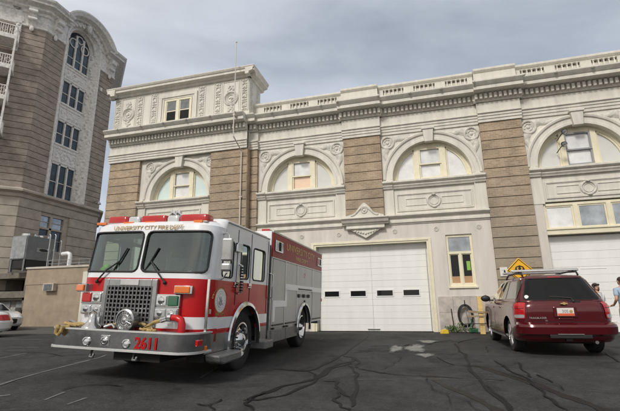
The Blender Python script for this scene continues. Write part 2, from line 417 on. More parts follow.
# ================================================================ ground
def asphalt_extra(m, t, b, co, out):
    n1 = t.nodes.new('ShaderNodeTexNoise'); n1.inputs['Scale'].default_value = .55; n1.inputs['Detail'].default_value = 7; n1.inputs['Roughness'].default_value = .65
    n2 = t.nodes.new('ShaderNodeTexNoise'); n2.inputs['Scale'].default_value = 26; n2.inputs['Detail'].default_value = 8; n2.inputs['Roughness'].default_value = .8
    n3 = t.nodes.new('ShaderNodeTexVoronoi'); n3.inputs['Scale'].default_value = 95
    for n in (n1, n2, n3): t.links.new(co.outputs['Object'], n.inputs['Vector'])
    r = t.nodes.new('ShaderNodeValToRGB'); t.links.new(n1.outputs[0], r.inputs[0]); e = r.color_ramp.elements
    e[0].position = .3; e[0].color = (.022, .0225, .0235, 1); e[1].position = .74; e[1].color = (.056, .056, .056, 1)
    r2 = t.nodes.new('ShaderNodeMapRange'); t.links.new(n2.outputs[0], r2.inputs[0]); r2.inputs[1].default_value = .3; r2.inputs[2].default_value = .75; r2.inputs[3].default_value = .45; r2.inputs[4].default_value = 1.7
    s = t.nodes.new('ShaderNodeVectorMath'); s.operation = 'SCALE'; t.links.new(r.outputs[0], s.inputs[0]); t.links.new(r2.outputs[0], s.inputs['Scale'])
    n4 = t.nodes.new('ShaderNodeTexNoise'); n4.inputs['Scale'].default_value = 4.5; n4.inputs['Detail'].default_value = 12; n4.inputs['Roughness'].default_value = .85; t.links.new(co.outputs['Object'], n4.inputs['Vector'])
    r4 = t.nodes.new('ShaderNodeMapRange'); t.links.new(n4.outputs[0], r4.inputs[0]); r4.inputs[1].default_value = .35; r4.inputs[2].default_value = .65; r4.inputs[3].default_value = .55; r4.inputs[4].default_value = 1.45
    s4 = t.nodes.new('ShaderNodeVectorMath'); s4.operation = 'SCALE'; t.links.new(s.outputs[0], s4.inputs[0]); t.links.new(r4.outputs[0], s4.inputs['Scale'])
    n6 = t.nodes.new('ShaderNodeTexNoise'); n6.inputs['Scale'].default_value = .9; n6.inputs['Detail'].default_value = 5; n6.inputs['Distortion'].default_value = 1.2; t.links.new(co.outputs['Object'], n6.inputs['Vector'])   # oil stains
    r6 = t.nodes.new('ShaderNodeMapRange'); t.links.new(n6.outputs[0], r6.inputs[0]); r6.inputs[1].default_value = .56; r6.inputs[2].default_value = .66; r6.inputs[3].default_value = 1; r6.inputs[4].default_value = .55
    s6 = t.nodes.new('ShaderNodeVectorMath'); s6.operation = 'SCALE'; t.links.new(s4.outputs[0], s6.inputs[0]); t.links.new(r6.outputs[0], s6.inputs['Scale']); s4 = s6
    vo = t.nodes.new('ShaderNodeTexVoronoi'); vo.inputs['Scale'].default_value = 22; t.links.new(co.outputs['Object'], vo.inputs['Vector'])     # pale stones
    r5 = t.nodes.new('ShaderNodeMapRange'); t.links.new(vo.outputs['Distance'], r5.inputs[0]); r5.inputs[1].default_value = .10; r5.inputs[2].default_value = .16; r5.inputs[3].default_value = .55; r5.inputs[4].default_value = 0
    m5 = t.nodes.new('ShaderNodeMix'); m5.data_type = 'RGBA'; t.links.new(r5.outputs[0], m5.inputs[0]); t.links.new(s4.outputs[0], m5.inputs[6]); m5.inputs[7].default_value = (.12, .115, .11, 1)
    t.links.new(m5.outputs[2], b.inputs['Base Color'])
    bp = t.nodes.new('ShaderNodeBump'); bp.inputs['Strength'].default_value = .7; bp.inputs['Distance'].default_value = .006
    t.links.new(n3.outputs['Distance'], bp.inputs['Height']); t.links.new(bp.outputs[0], b.inputs['Normal'])
M['asphalt'] = mat('asphalt', (.042, .042, .042), .82, spec=.3, extra=asphalt_extra)
M['tar'] = mat('crack_sealing_tar', (.007, .007, .0075), .65, spec=.25, var=.4, vscale=6)
M['wet'] = mat('damp_asphalt', (.014, .0115, .0105), .55, spec=.25, var=.4, vscale=3, bump=.3, bscale=70)
M['roadpaint'] = mat('worn_road_paint', (.17, .17, .165), .8, col2=(.055, .055, .055), vscale=5)
def worn(m, t, b, co, out):      # broken, crumbling edges: the patch thins out away from its middle
    n = t.nodes.new('ShaderNodeTexNoise'); n.inputs['Scale'].default_value = 9; n.inputs['Detail'].default_value = 9; n.inputs['Roughness'].default_value = .75; t.links.new(co.outputs['Object'], n.inputs[0])
    at = t.nodes.new('ShaderNodeAttribute'); at.attribute_name = 'wear'
    a = t.nodes.new('ShaderNodeMath'); a.operation = 'ADD'; t.links.new(n.outputs[0], a.inputs[0]); t.links.new(at.outputs['Fac'], a.inputs[1])
    r = t.nodes.new('ShaderNodeMapRange'); r.inputs[1].default_value = .56; r.inputs[2].default_value = .78; r.inputs[3].default_value = 0; r.inputs[4].default_value = .9; t.links.new(a.outputs[0], r.inputs[0]); t.links.new(r.outputs[0], b.inputs['Alpha'])
M['patch'] = mat('crumbled_pale_concrete', (.26, .26, .25), .85, var=.5, vscale=4, extra=worn)
M['concrete'] = mat('pale_concrete', (.30, .30, .29), .85, var=.5, vscale=3, bump=.4)
def gx(mb_pts): return [(x, y) for x, y in mb_pts]
xs = [-400, -150, -60, -40, -30, -24, -20, -17]+[-15+.5*i for i in range(31)]+[1, 3, 6, 10, 20, 40, 150, 400]
ys = [-300, -100, -30, -8, -2, 0]+[.5*i+.5 for i in range(34)]+[18, 22, 40, 100, 400, 900]
g = MB(); nx = len(xs)
g.add([(x, y, gz(x, y)) for y in ys for x in xs], [(j*nx+i, j*nx+i+1, (j+1)*nx+i+1, (j+1)*nx+i) for j in range(len(ys)-1) for i in range(nx-1)])
o = g.build('ground', 'asphalt', smooth=True); tag(o, 'dark worn asphalt yard in front of the fire station', None, kind='structure')
RIB = [
('t',0.09,[(-2.03, 15.83), (-1.88, 10.51), (-1.89, 9.44), (-1.93, 8.11), (-2.1, 7.3), (-2.44, 7.35)]),
('t',0.14,[(-2.23, 5.09), (-2.17, 5.35), (-2.04, 5.95), (-1.79, 6.48), (-1.73, 6.62), (-1.76, 7.36), (-1.74, 8.0), (-1.51, 8.63), (-1.55, 9.13), (-1.86, 9.52)]),
('t',0.10,[(-2.26, 5.02), (-2.07, 5.12), (-1.86, 5.41), (-1.71, 6.18), (-1.7, 6.82), (-1.68, 7.74), (-1.44, 8.34)]),
('t',0.10,[(-1.55, 9.31), (-1.35, 8.5), (-1.29, 7.81)]),
('t',0.09,[(-1.45, 8.05), (-1.25, 7.45), (-1.12, 6.84), (-0.95, 5.6), (-0.89, 4.98)]),
('t',0.08,[(-1.58, 6.46), (-1.37, 6.42), (-1.24, 5.96), (-1.0, 5.46)]),
('t',0.07,[(-1.3, 6.02), (-1.16, 5.69), (-1.15, 5.31), (-1.02, 5.01), (-0.89, 4.83)]),
('t',0.06,[(-1.26, 7.74), (-0.55, 7.25)]),
('t',0.06,[(-2.76, 7.42), (-2.44, 7.35), (-2.06, 7.3), (-1.83, 6.9), (-1.74, 6.53)]),
('t',0.05,[(-1.0, 7.54), (-0.6, 7.24), (0.02, 7.15), (0.69, 7.03), (1.09, 7.03)]),
('t',0.10,[(0.77, 12.67), (0.75, 10.89), (0.8, 9.86), (0.72, 8.43), (0.72, 7.0), (0.82, 5.5), (0.85, 4.94), (.9, 3.9)]),
('t',0.07,[(-0.01, 12.09), (0.24, 12.87), (0.79, 13.85)]),
('t',0.07,[(0.83, 12.68), (1.08, 13.51), (1.6, 14.33)]),
('t',0.05,[(0.16, 9.58), (0.47, 8.38)]),
('t',0.08,[(-1.5, 11.6), (-0.99, 11.84)]),
('t',0.08,[(-0.68, 11.44), (-0.48, 12.33)]),
('w',0.16,[(-0.01, 7.45), (0.19, 6.47), (0.42, 6.01), (0.64, 5.36), (0.76, 4.92)]),
('w',0.20,[(0.79, 8.58), (0.97, 8.21), (1.19, 7.47), (1.43, 6.88), (1.57, 6.24), (1.69, 5.84), (1.81, 5.39), (1.9, 4.94), (2.0, 4.2)]),
('t',0.07,[(1.29, 9.26), (1.32, 8.15), (1.43, 7.14), (1.4, 6.27), (1.38, 5.84), (1.41, 5.31)]),
('t',0.06,[(1.66, 9.01), (1.55, 7.96), (1.53, 7.34)]),
('t',0.06,[(1.68, 7.66), (1.7, 6.93)]),
('t',0.05,[(0.75, 6.58), (0.82, 5.96), (0.85, 5.19)]),
('t',0.08,[(3.94, 11.14), (3.53, 9.63), (3.63, 9.35)]),
('t',0.05,[(-2.55, 5.01), (-2.54, 4.73), (-2.73, 4.69)]),
('t',0.05,[(-2.54, 4.73), (-2.39, 4.49)]),
('t',0.07,[(-2.17, 5.54), (-2.19, 5.14), (-2.14, 4.87), (-1.93, 4.59)]),
('t',0.05,[(-8.75, 7.01), (-8.04, 7.89), (-6.99, 8.06)]),
('t',0.05,[(-9.36, 8.49), (-7.86, 7.77)]),
('t',0.05,[(-10.84, 8.64), (-9.36, 8.49)]),
('t',0.04,[(-4.8, 4.75), (-4.71, 5.15), (-4.2, 5.25)]),
('t',0.03,[(-7.0, 10.95), (-2.5, 10.6), (-.5, 10.3), (1.6, 9.9), (3.9, 9.7), (7, 9.4)]),
('t',0.03,[(-5.4, 13.4), (-1.5, 13.6), (2.5, 13.2), (7, 13.5)]),
('p',0.09,[(-5.78, 4.57), (-5.84, 4.74), (-6.12, 5.43), (-6.4, 6.32), (-6.59, 7.14)]),
('p',0.07,[(-6.58, 6.74), (-6.73, 7.52), (-6.99, 8.06)]),
('p',0.10,[(-16.05, 12.44), (-13.03, 12.29)]),
('p',0.10,[(-12.02, 9.83), (-10.76, 9.7)]),
('p',0.10,[(-9.18, 7.2), (-9.28, 7.43), (-9.63, 8.36)]),
('p',0.05,[(-4.16, 4.23), (-4.19, 4.56)]),
('p',0.05,[(-4.57, 4.3), (-4.68, 4.7)]),
('p',0.07,[(-5.26, 4.24), (-5.18, 4.35)]),
('p',0.05,[(-3.56, 6.22), (-3.78, 7.21)]),
('p',0.04,[(-3.71, 13.6), (-3.37, 13.32), (-3.31, 13.98), (-2.91, 13.85)]),
('p',0.04,[(-2.92, 10.71), (-2.48, 10.67)]),
('p',0.03,[(1.65, 7.76), (1.74, 7.61)]),
('p',0.03,[(1.79, 7.48), (1.98, 7.52)]),
('p',0.03,[(-1.1, 6.66), (0.3, 6.98), (1.0, 6.95)]),
]
_r = random.Random(11)
for _ in range(46):      # hairline cracks
    x, y = _r.uniform(-9, 6), _r.uniform(4.5, 15); a = _r.uniform(0, 2*PI); q = [(x, y)]
    for _k in range(_r.randint(3, 6)): a += _r.uniform(-.7, .7); x += .35*math.cos(a); y += .5*math.sin(a); q.append((x, y))
    RIB.append(('t', _r.uniform(.018, .035), q))
def catmull(P, k=7):
    P = [Vector((*p, 0)) for p in P]; Q = [P[0]*2-P[1]]+P+[P[-1]*2-P[-2]]; out = []
    for i in range(1, len(Q)-2):
        for j in range(k):
            t = j/k; a, b, c, d = Q[i-1], Q[i], Q[i+1], Q[i+2]
            out.append(.5*((2*b)+(-a+c)*t+(2*a-5*b+4*c-d)*t*t+(-a+3*b-3*c+d)*t*t*t))
    return out+[P[-1]]
rb = {'t': MB(), 'w': MB(), 'p': MB()}
for ri, (k, w, pts) in enumerate(RIB):
    P = catmull(pts); vs = []; n = len(P); lift = {'w': .004, 't': .006+.0003*ri, 'p': .005}[k]
    for i, p in enumerate(P):
        d = (P[min(i+1, n-1)]-P[max(i-1, 0)]).normalized(); q = Vector((-d.y, d.x, 0))
        ww = w*(.29 if k == 't' else .36)*(1+.28*math.sin(i*.55+ri*2)+.12*math.sin(i*1.3+ri) if k != 'p' else 1)*(.3 if i in (0, n-1) and k != 'p' else 1)
        j = q*.02*math.sin(i*.8+ri*3) if k == 't' else q*0
        for sg in (-1, 1):
            v = p+q*ww*sg+j; vs.append((v.x, v.y, gz(v.x, v.y)+lift))
    rb[k].add(vs, [(2*i, 2*i+1, 2*i+3, 2*i+2) for i in range(n-1)])
for k, nm, mm, lb in (('t', 'pavement_strip', 'tar', 'black tar crack sealing winding over the asphalt'), ('w', 'ground_strip', 'wet', 'dark damp streaks running over the asphalt'), ('p', 'road_markings', 'roadpaint', 'faded white parking lines on the asphalt')):
    o = rb[k].build(nm, mm); tag(o, lb, None, kind='structure')
pm = MB()
for pi_, (cx, cy, a, b) in enumerate([(-.77, 11.05, .17, .75), (-.29, 11.25, .25, .9), (.03, 13.05, .26, .5), (-.05, 9.8, .2, .32)]):
    n = 60; vs = [(cx, cy, .012+.001*pi_)]
    for i in range(n):
        t = 2*PI*i/n; k = 1.2+.20*math.sin(3*t+cx*7)+.12*math.sin(5*t+cy)+.05*math.sin(11*t); vs.append((cx+a*k*math.cos(t), cy+b*k*math.sin(t), .012+.001*pi_))
    pm.add(vs, [(0, 1+i, 1+(i+1) % n) for i in range(n)])
o = pm.build('pavement_piece', 'patch'); wa = o.data.attributes.new('wear', 'FLOAT', 'POINT'); wa.data.foreach_set('value', [(.62 if i % 61 == 0 else 0.) for i in range(len(o.data.vertices))]); tag(o, 'pale ragged concrete patches in the asphalt before the garage door', None, kind='structure')

M['apron'] = mat('worn_pale_asphalt', (.085, .08, .075), .9, var=.35, vscale=1.2, bump=.3, bscale=50)
b = MB(); n = 24
pts = [(-60+i*2, 14.6+.25*math.sin(i*.9)) for i in range(n)]; vs = []
for x, y in pts: vs += [(x, y, .13 if 0 else .005+gz(x, y)), (x, 22.5, .005)]
b.add(vs, [(2*i, 2*i+2, 2*i+3, 2*i+1) for i in range(n-1)])
o = b.build('pavement', 'apron'); tag(o, 'paler worn strip of road along the annex and dock', None, kind='structure')
# ================================================================ fire station
FS = root('fire_station', (-2.1, 17.2, 0)); tag(FS, 'long cream stone and tan brick fire station with arched windows and white garage doors', 'building')
def W(): return MB(Matrix.Translation(-Vector(FS.location)))
def fpart(mb, name, m, parent=FS, **k): return mb.build(name, m, parent, **k)
def profile(mb, prof, x0, x1, Y, end0=True, end1=True):
    """horizontal moulding; prof = [(out, z)] from bottom to top"""
    pts = [(Y-o, z) for o, z in prof]+[(Y+.12, prof[-1][1]), (Y+.12, prof[0][1])]
    mb.prism(pts, 'x', x0, x1)
def frame_rect(mb, x0, x1, z0, z1, Y, w=.04, d=.03):
    for a, b, c, e in ((x0, x1, z0, z0+w), (x0, x1, z1-w, z1), (x0, x0+w, z0+w, z1-w), (x1-w, x1, z0+w, z1-w)): mb.box(a, b, Y-d, Y+.02, c, e)
def leafy(mb, x, z, Y, s, n=5, seed=0):
    rnd = random.Random(seed)
    for i in range(n):
        a = rnd.uniform(0, 2*PI); r = s*rnd.uniform(.2, .9)
        mb.ball((x+r*math.cos(a), Y-.01, z+r*math.sin(a)), (s*rnd.uniform(.18, .38), .035, s*rnd.uniform(.18, .38)), 7, 5)
def ring(mb, x, z, Y, r, t=.05, petals=6):
    mb.torus((x, Y-.01, z), (0, 1, 0), r, t, 24, 8)
    mb.ball((x, Y, z), (r*.3, .04, r*.3), 8, 5)
    for i in range(petals):
        a = 2*PI*i/petals+.3; mb.ball((x+r*.55*math.cos(a), Y, z+r*.55*math.sin(a)), (r*.2, .03, r*.2), 7, 5)
ENT = [(.05, 8.46), (.05, 8.58), (.08, 8.59), (.08, 8.70), (.11, 8.71), (.11, 8.80), (.16, 8.83), (.16, 8.87), (.05, 8.90), (.05, 9.34), (.10, 9.36), (.14, 9.42), (.14, 9.68), (.34, 9.70), (.50, 9.73), (.54, 9.74), (.54, 9.88), (.57, 9.90), (.64, 9.98), (.68, 10.03), (.68, 10.08), (.15, 10.13)]
PAR = [(.12, 10.10), (.12, 10.22), (.06, 10.27), (.06, 10.72), (.10, 10.74), (.15, 10.80), (.15, 10.88), (.06, 10.94)]
def dentils(mb, x0, x1, Y):
    n = max(1, round((x1-x0)/.186)); p = (x1-x0)/n
    for i in range(n): mb.box(x0+p*(i+.25), x0+p*(i+.80), Y-.27, Y-.12, 9.45, 9.665)
def pier(x0, x1, Y, zb, zt, capital=True):
    b = W(); j = W(); n = int(round((zt-zb)/.415)); h = (zt-zb)/n
    for i in range(n): b.box(x0, x1, Y, Y+.3, zb+i*h+.014, zb+(i+1)*h-.010)
    o = fpart(b, 'brick_pier', 'brick', bevel=.012)
    j.box(x0+.02, x1-.02, Y+.03, Y+.32, zb, zt); fpart(j, 'mortar_joint', 'joint', o)
YW = 17.2
def arch_bay(x0, x1, cx, Y, r, panes, lower, floodlights=False, zs=6.36, seed=1, ob=None):
    """one bay between two piers: arched window over a panel"""
    w = W(); hole = arch_hole(cx, zs, r, 6.26)
    sheet(w, lambda s, z, d: (s, Y+d, z), x0, x1, 6.26, 8.56, [hole], ds=.6, dz=.5, reveal=.34)
    fpart(w, 'arched_wall', 'trim')
    a = W(); a.arc(cx, zs, [(r, Y+.02), (r, Y-.06), (r+.10, Y-.06), (r+.12, Y-.035), (r+.27, Y-.035), (r+.30, Y-.09), (r+.37, Y-.11), (r+.41, Y-.08), (r+.41, Y+.02)], 0, PI, 44)
    for sg in (-1, 1):
        xa, xb = sorted((cx+sg*r, cx+sg*(r+.41))); a.box(xa, xb, Y-.05, Y+.02, 6.26, zs)
    fpart(a, 'archivolt', 'trim', smooth=True)
    k = W(); k.prism([(cx-.17, zs+r-.10), (cx+.17, zs+r-.10), (cx+.23, zs+r+.50), (cx-.23, zs+r+.50)], 'y', Y-.20, Y+.02); k.box(cx-.27, cx+.27, Y-.24, Y+.02, zs+r+.47, zs+r+.56)
    fpart(k, 'keystone', 'trim', bevel=.015)
    s = W()
    for sg in (-1, 1):
        ox = cx+sg*(r+.13); oz = zs+r+.09; ring(s, ox, oz, Y, .27, .05)
        ring(s, ox, oz, Y, .15, .02, 0)
        for i in range(16):      # scrolls and leaves tapering along the arch
            t = i/15; x = ox-sg*(.30+.72*t); z = oz+.16-.02*t+.03*math.sin(9*t); q = .125*(1-t)+.03
            s.ball((x, Y-.01, z), (q*1.5, .04, q), 7, 5); s.ball((x-.02, Y, z-.10*(1-t)), (q, .03, q*.7), 7, 5)
            x = ox+sg*(.02+.10*math.sin(7*t)*(1-t)); z = oz-.30-.95*t; q = .12*(1-t)+.03; s.ball((x+sg*.05, Y-.01, z), (q, .04, q*1.4), 7, 5)
            if i % 3 == 0 and t < .8: s.torus((x-sg*.02, Y-.01, z), (0, 1, 0), .07*(1-.6*t), .018, 10, 5)
    fpart(s, 'spandrel_carving', 'ornament', smooth=True)
    b = W(); prof = [(.03, 5.93), (.05, 5.98), (.10, 6.04), (.10, 6.10), (.16, 6.13), (.20, 6.17), (.20, 6.24), (.04, 6.28)]
    profile(b, prof, x0+.42, x1-.42, Y); profile(b, [(o+.05, z) for o, z in prof], x0, x0+.42, Y); profile(b, [(o+.05, z) for o, z in prof], x1-.42, x1, Y)
    fpart(b, 'sill_band', 'trim')
    # window: cream frame with two mullions, quarter lights and a double hung sash
    f = W(); Yf = Y+.22
    f.arc(cx, zs, [(r-.12, Yf), (r+.01, Yf), (r+.01, Yf+.12), (r-.12, Yf+.12)], 0, PI, 40)
    f.box(cx-r, cx+r, Yf-.01, Yf+.12, 6.262, 6.37)
    for c in (-.56, .56):
        h = math.sqrt((r-.10)**2-c*c); f.box(cx+c-.10, cx+c+.10, Yf-.03, Yf+.121, 6.30, zs+h)
    f.box(cx-.46, cx+.46, Yf-.005, Yf+.119, 7.72, 7.92)
    win = fpart(f, 'arched_window', 'window', bevel=.008)
    f = W()
    for sg in (-1, 1):           # inner frames of the quarter lights
        t0 = math.acos(.70/(r-.16)); a0, a1 = (0.02, t0) if sg > 0 else (PI-t0, PI-.02)
        f.arc(cx, zs, [(r-.19, Yf+.03), (r-.12, Yf+.03), (r-.12, Yf+.1), (r-.19, Yf+.1)], a0, a1, 18)
        h = math.sqrt((r-.19)**2-.69**2); xa, xb = sorted((cx+sg*.66, cx+sg*.72)); f.box(xa, xb, Yf+.031, Yf+.1, 6.37, zs+h)
    fpart(f, 'side_light_frame', 'window', win)
    g = W(); patch(g, lambda s_, z, d: (s_, Yf+.08, z), (6.36, zs+r-.15, lambda z: (cx-math.sqrt(max(0, (r-.15)**2-max(0, z-zs)**2)), cx-.6) if (r-.15)**2-max(0, z-zs)**2 > .36 else (cx-.6, cx-.6)))
    patch(g, lambda s_, z, d: (s_, Yf+.08, z), (6.36, zs+r-.15, lambda z: (cx+.6, cx+math.sqrt(max(0, (r-.15)**2-max(0, z-zs)**2))) if (r-.15)**2-max(0, z-zs)**2 > .36 else (cx+.6, cx+.6)))
    fpart(g, 'side_pane', panes[0], win)
    s = W(); z0, zm, z1 = 6.37, 7.0, 7.73
    frame_rect(s, cx-.46, cx+.46, z0, zm+.03, Yf+.05, .06, .03); frame_rect(s, cx-.46, cx+.46, zm-.02, z1, Yf+.02, .06, .03)
    s.box(cx-.46, cx+.46, Yf+.0, Yf+.05, zm-.02, zm+.04)
    fpart(s, 'sash', 'window' if seed != 4 else 'grey_paint', win)
    for q, (a_, b_, mm) in enumerate(((z0, zm, panes[2]), (zm, z1, panes[1]))):
        p = W(); p.box(cx-.45, cx+.45, Yf+.07+.02*(1-q), Yf+.1+.02*(1-q), a_+.001*q, b_+.002*q); fpart(p, 'pane', mm, win)
    if lower == 'panel' or lower == 'short':
        zb = 4.86 if lower == 'panel' else 5.05
        p = W(); p.box(x0, x1, Y+.06, Y+.3, zb-.15, 5.95)
        for xa, xb in ((x0, x0+.44), (x1-.44, x1)): p.box(xa, xb, Y-.02, Y+.1, 4.76 if lower == 'panel' else 4.82, 5.93)
        fpart(p, 'spandrel_wall', 'trim')
        m_ = W(); zl = 4.92 if lower == 'panel' else 5.02; zh = 5.70
        frame_rect(m_, x0+.54, x1-.54, zl, zh, Y+.06, .05, .04); frame_rect(m_, x0+.60, x1-.60, zl+.06, zh-.06, Y+.06, .02, .02)
        xm = (x0+x1)/2; zc = (zl+zh)/2
        for xa, xb in ((x0+.92, xm-.30), (xm+.30, x1-.92)): frame_rect(m_, xa, xb, zc-.16, zc+.16, Y+.06, .025, .025)
        fpart(m_, 'panel_moulding', 'trim')
        m_ = W(); m_.torus((xm, Y+.05, zc), (0, 1, 0), .25, .04, 28, 8); m_.torus((xm, Y+.05, zc), (0, 1, 0), .17, .015, 24, 6)
        m_.ball((xm, Y+.0, zc+.27), (.09, .05, .05), 8, 5); m_.ball((xm, Y+.0, zc-.27), (.09, .05, .05), 8, 5)
        fpart(m_, 'medallion', 'ornament', smooth=True)
    if floodlights:
        for x, z in ((cx-.62, 7.55), (cx-.70, 7.03)):
            l = W(); l.tube([(x-.1, Yf, z-.1), (x-.1, Y-.3, z-.05), (x, Y-.38, z+.05)], .018); l.lathe((x, Y-.36, z+.05), (.25, -.8, -.6), [(.02, -.1), (.07, -.08), (.11, .02), (.11, .05)], 14)
            o = fpart(l, 'floodlight', 'black', smooth=True)
            l = W(); l.lathe((x, Y-.36, z+.05), (.25, -.8, -.6), [(.10, .045), (.05, .06), (.0, .065)], 14); fpart(l, 'lens', 'lens_clear', o)
BELT = [(.03, 4.35), (.05, 4.40), (.09, 4.42), (.09, 4.50), (.06, 4.52), (.06, 4.60), (.14, 4.64), (.20, 4.70), (.20, 4.75), (.04, 4.79)]
def rosettes(xs_, Y, z=4.07):
    m_ = W()
    for x in xs_:
        m_.torus((x, Y-.005, z), (0, 1, 0), .085, .018, 16, 6)
        for i in range(5): a = 2*PI*i/5; m_.ball((x+.045*math.cos(a), Y, z+.045*math.sin(a)), (.026, .025, .026), 6, 4)
    return m_
# core of the building
c = W(); c.box(-15.3, 14.6, 17.62, 34, .0, 10.0); c.box(-15.3, 14.6, 17.3, 34, 10.0, 10.12); fpart(c, 'main_block', 'wallpaint')
# --- piers
P0 = (-15.46, -13.6); P1 = (-9.53, -7.6); P2 = (-3.0, -1.34); P3 = (2.83, 4.44); P4 = (8.5, 10.12)
YP = 17.05; YV = 16.7
pier(*P0, YV, 0.4, 8.46); pier(*P1, YV, 0.4, 8.46); pier(-7.57, -7.22, YP, 0.4, 8.46)
pier(*P2, YP, 4.72, 8.46); pier(*P3, YP, .3, 8.46); pier(*P4, YP, .3, 8.46)
pl = W()
for a, b, Y in ((*P0, YV), (*P1, YV), (*P3, YP), (*P4, YP)): pl.box(a-.02, b+.02, Y-.05, Y+.4, 0, .37)
fpart(pl, 'pier_plinth', 'wainscot', bevel=.02)
rt = W(); rt.box(-7.64, -7.58, YV+.02, YP+.3, .0, 8.46); rt.box(-15.44, -15.3, YV+.3, 34, 0, 10); fpart(rt, 'side_wall', 'brick')
# --- bays
arch_bay(-13.6, -9.53, -11.3, 16.85, 1.60, ('pane_mint', 'pane_white', 'pane_white'), 'panel', seed=1)
arch_bay(-7.22, -3.0, -5.1, YW, 1.63, ('pane_pale', 'pane_white', 'pane_peach'), 'panel', seed=2)
arch_bay(-1.34, 2.83, .735, YW, 1.63, ('pane_white', 'pane_white', 'pane_white'), 'panel', seed=3)
arch_bay(4.44, 8.5, 6.45, YW, 1.63, ('pane_pale', 'pane_white', 'pane_white'), 'short', floodlights=True, seed=4)
arch_bay(10.12, 14.3, 12.2, YW, 1.63, ('pane_pale', 'pane_white', 'pane_white'), 'short', seed=5)
# --- lower walls
b = W()
profile(b, BELT, -13.6, -9.53, 16.85); profile(b, BELT, -7.22, P2[0]-.2, YW); profile(b, BELT, P2[1]+.18, 2.83, YW)
fpart(b, 'belt_course', 'trim')
def wallrect(mb, x0, x1, z0, z1, holes, Y):
    sheet(mb, lambda s, z, d: (s, Y+d, z), x0, x1, z0, z1, holes, ds=1, dz=1, reveal=.42)
def rect_hole(a, b, z0, z1): return (z0, z1, lambda z: (a, b))
w = W()
wallrect(w, -13.6, -9.53, 0, 4.4, [rect_hole(-13.1, -10.0, 0, 3.6)], 16.85)
wallrect(w, -7.22, 2.83, 0, 4.78, [rect_hole(-4.50, .36, 0, 3.64), rect_hole(1.06, 2.07, 1.72, 3.81)], YW)
fpart(w, 'lower_wall', 'wallpaint')
w = W(); w.box(4.44, 4.80, YW, YW+.4, 0, 4.83); w.box(8.14, 8.5, YW, YW+.4, 0, 4.83); w.box(10.12, 10.5, YW, YW+.4, 0, 4.83); w.box(13.9, 14.3, YW, YW+.4, 0, 4.83); fpart(w, 'door_jamb', 'wallpaint', bevel=.01)
fpart(rosettes([-5.06, -3.36, -.95, .73, 2.38, -6.8], YW), 'rosette', 'ornament', smooth=True)
w = W()       # stained stone base with block joints
bx = [.56, 1.12, 1.75, 2.31, 2.81]; zz = [0, .74, 1.36]
for i in range(4):
    for j in range(2): w.box(bx[i]+.004, bx[i+1]-.004, YW-.022-.004*((i+j) % 2), YW+.05, zz[j]+.004, zz[j+1]-.004)
w.box(-7.2, -4.78, YW-.02, YW+.05, 0, 1.36)
fpart(w, 'stone_base', 'wainscot', bevel=.006)
# small opening hood: pediment under the middle pier
p = W(); hx = (P2[0]+P2[1])/2
profile(p, [(.22, 4.42), (.22, 4.47), (.30, 4.50), (.36, 4.62), (.42, 4.66), (.42, 4.70), (.1, 4.73)], hx-1.0, hx+1.0, YW)
profile(p, [(.18, 4.22), (.22, 4.25), (.22, 4.30), (.17, 4.32), (.17, 4.42)], hx-.82, hx+.82, YW)
p.prism([(hx-.84, 4.72), (hx+.84, 4.72), (hx+.80, 4.80), (hx+.42, 4.90), (hx+.26, 5.12), (hx+.10, 5.30), (hx, 5.36), (hx-.10, 5.30), (hx-.26, 5.12), (hx-.42, 4.90), (hx-.80, 4.80)], 'y', YP-.14, YW+.02)
p.prism([(hx-.66, 4.22), (hx, 3.84), (hx+.66, 4.22)], 'y', YW-.13, YW+.02)
fpart(p, 'pediment', 'trim', bevel=.008)
p = W()
for i in range(26):
    t = i/25; a = -PI*.9+t*PI*.8*2
    x = hx+(t-.5)*1.1; z = 4.82+.36*math.cos((t-.5)*PI)**2; p.ball((x, YP-.15, z), (.05, .04, .045), 7, 5)
p.torus((hx, YP-.15, 5.02), (0, 1, 0), .12, .03, 18, 6); p.ball((hx, YP-.15, 5.02), (.06, .04, .07), 7, 5)
for i in range(9): p.ball((hx+(i-4)*.11, YW-.14, 4.15-.03*(4-abs(i-4))), (.05, .04, .05), 7, 5)
fpart(p, 'pediment_carving', 'ornament', smooth=True)
# --- doors
def garage_door(x0, x1, z1, Y, sections, wins=None, trap=False):
    d = W(); h = z1/sections
    for i in range(sections):
        for k in range(2): d.box(x0, x1, Y, Y+.05, i*h+k*h/2+(.0015 if k else .006), i*h+(k+1)*h/2-.0015)
    d.box(x0+.01, x1-.01, Y+.02, Y+.06, 0, z1)
    o = fpart(d, 'garage_door', 'door', bevel=.003)
    if wins:
        for a, b in wins:
            f = W(); frame_rect(f, a-.04, b+.04, 1.385, 1.685, Y, .04, .02); fo = fpart(f, 'window_frame', 'door', o)
            g_ = W(); g_.box(a, b, Y-.008, Y+.01, 1.425, 1.645); fpart(g_, 'pane', 'pane_dark', o)
        s = W()
        for x in (x0+.03, x1-.06): s.box(x, x+.03, Y-.01, Y, 0, z1)
        s.box((x0+x1)/2-.004, (x0+x1)/2+.004, Y-.004, Y, .01, z1-.01); s.box((x0+x1)/2-.25, (x0+x1)/2+.25, Y-.03, Y, .06, .10)
        fpart(s, 'door_seam', 'steel', o)
    if trap:
        f = W(); frame_rect(f, 5.80, 6.70, .35, 2.31, Y, .025, .012); fpart(f, 'wicket_door', 'door', o)
    return o
garage_door(-4.42, .30, 3.60, YW+.30, 7, wins=[(-4.12, -3.49), (-2.98, -2.34), (-1.86, -1.21), (-.77, -.14)])
garage_door(4.80, 8.14, 3.55, YW+.34, 6, trap=True)
garage_door(-13.1, -10.0, 3.55, 16.85+.34, 6)
garage_door(10.5, 13.9, 3.55, YW+.34, 6)
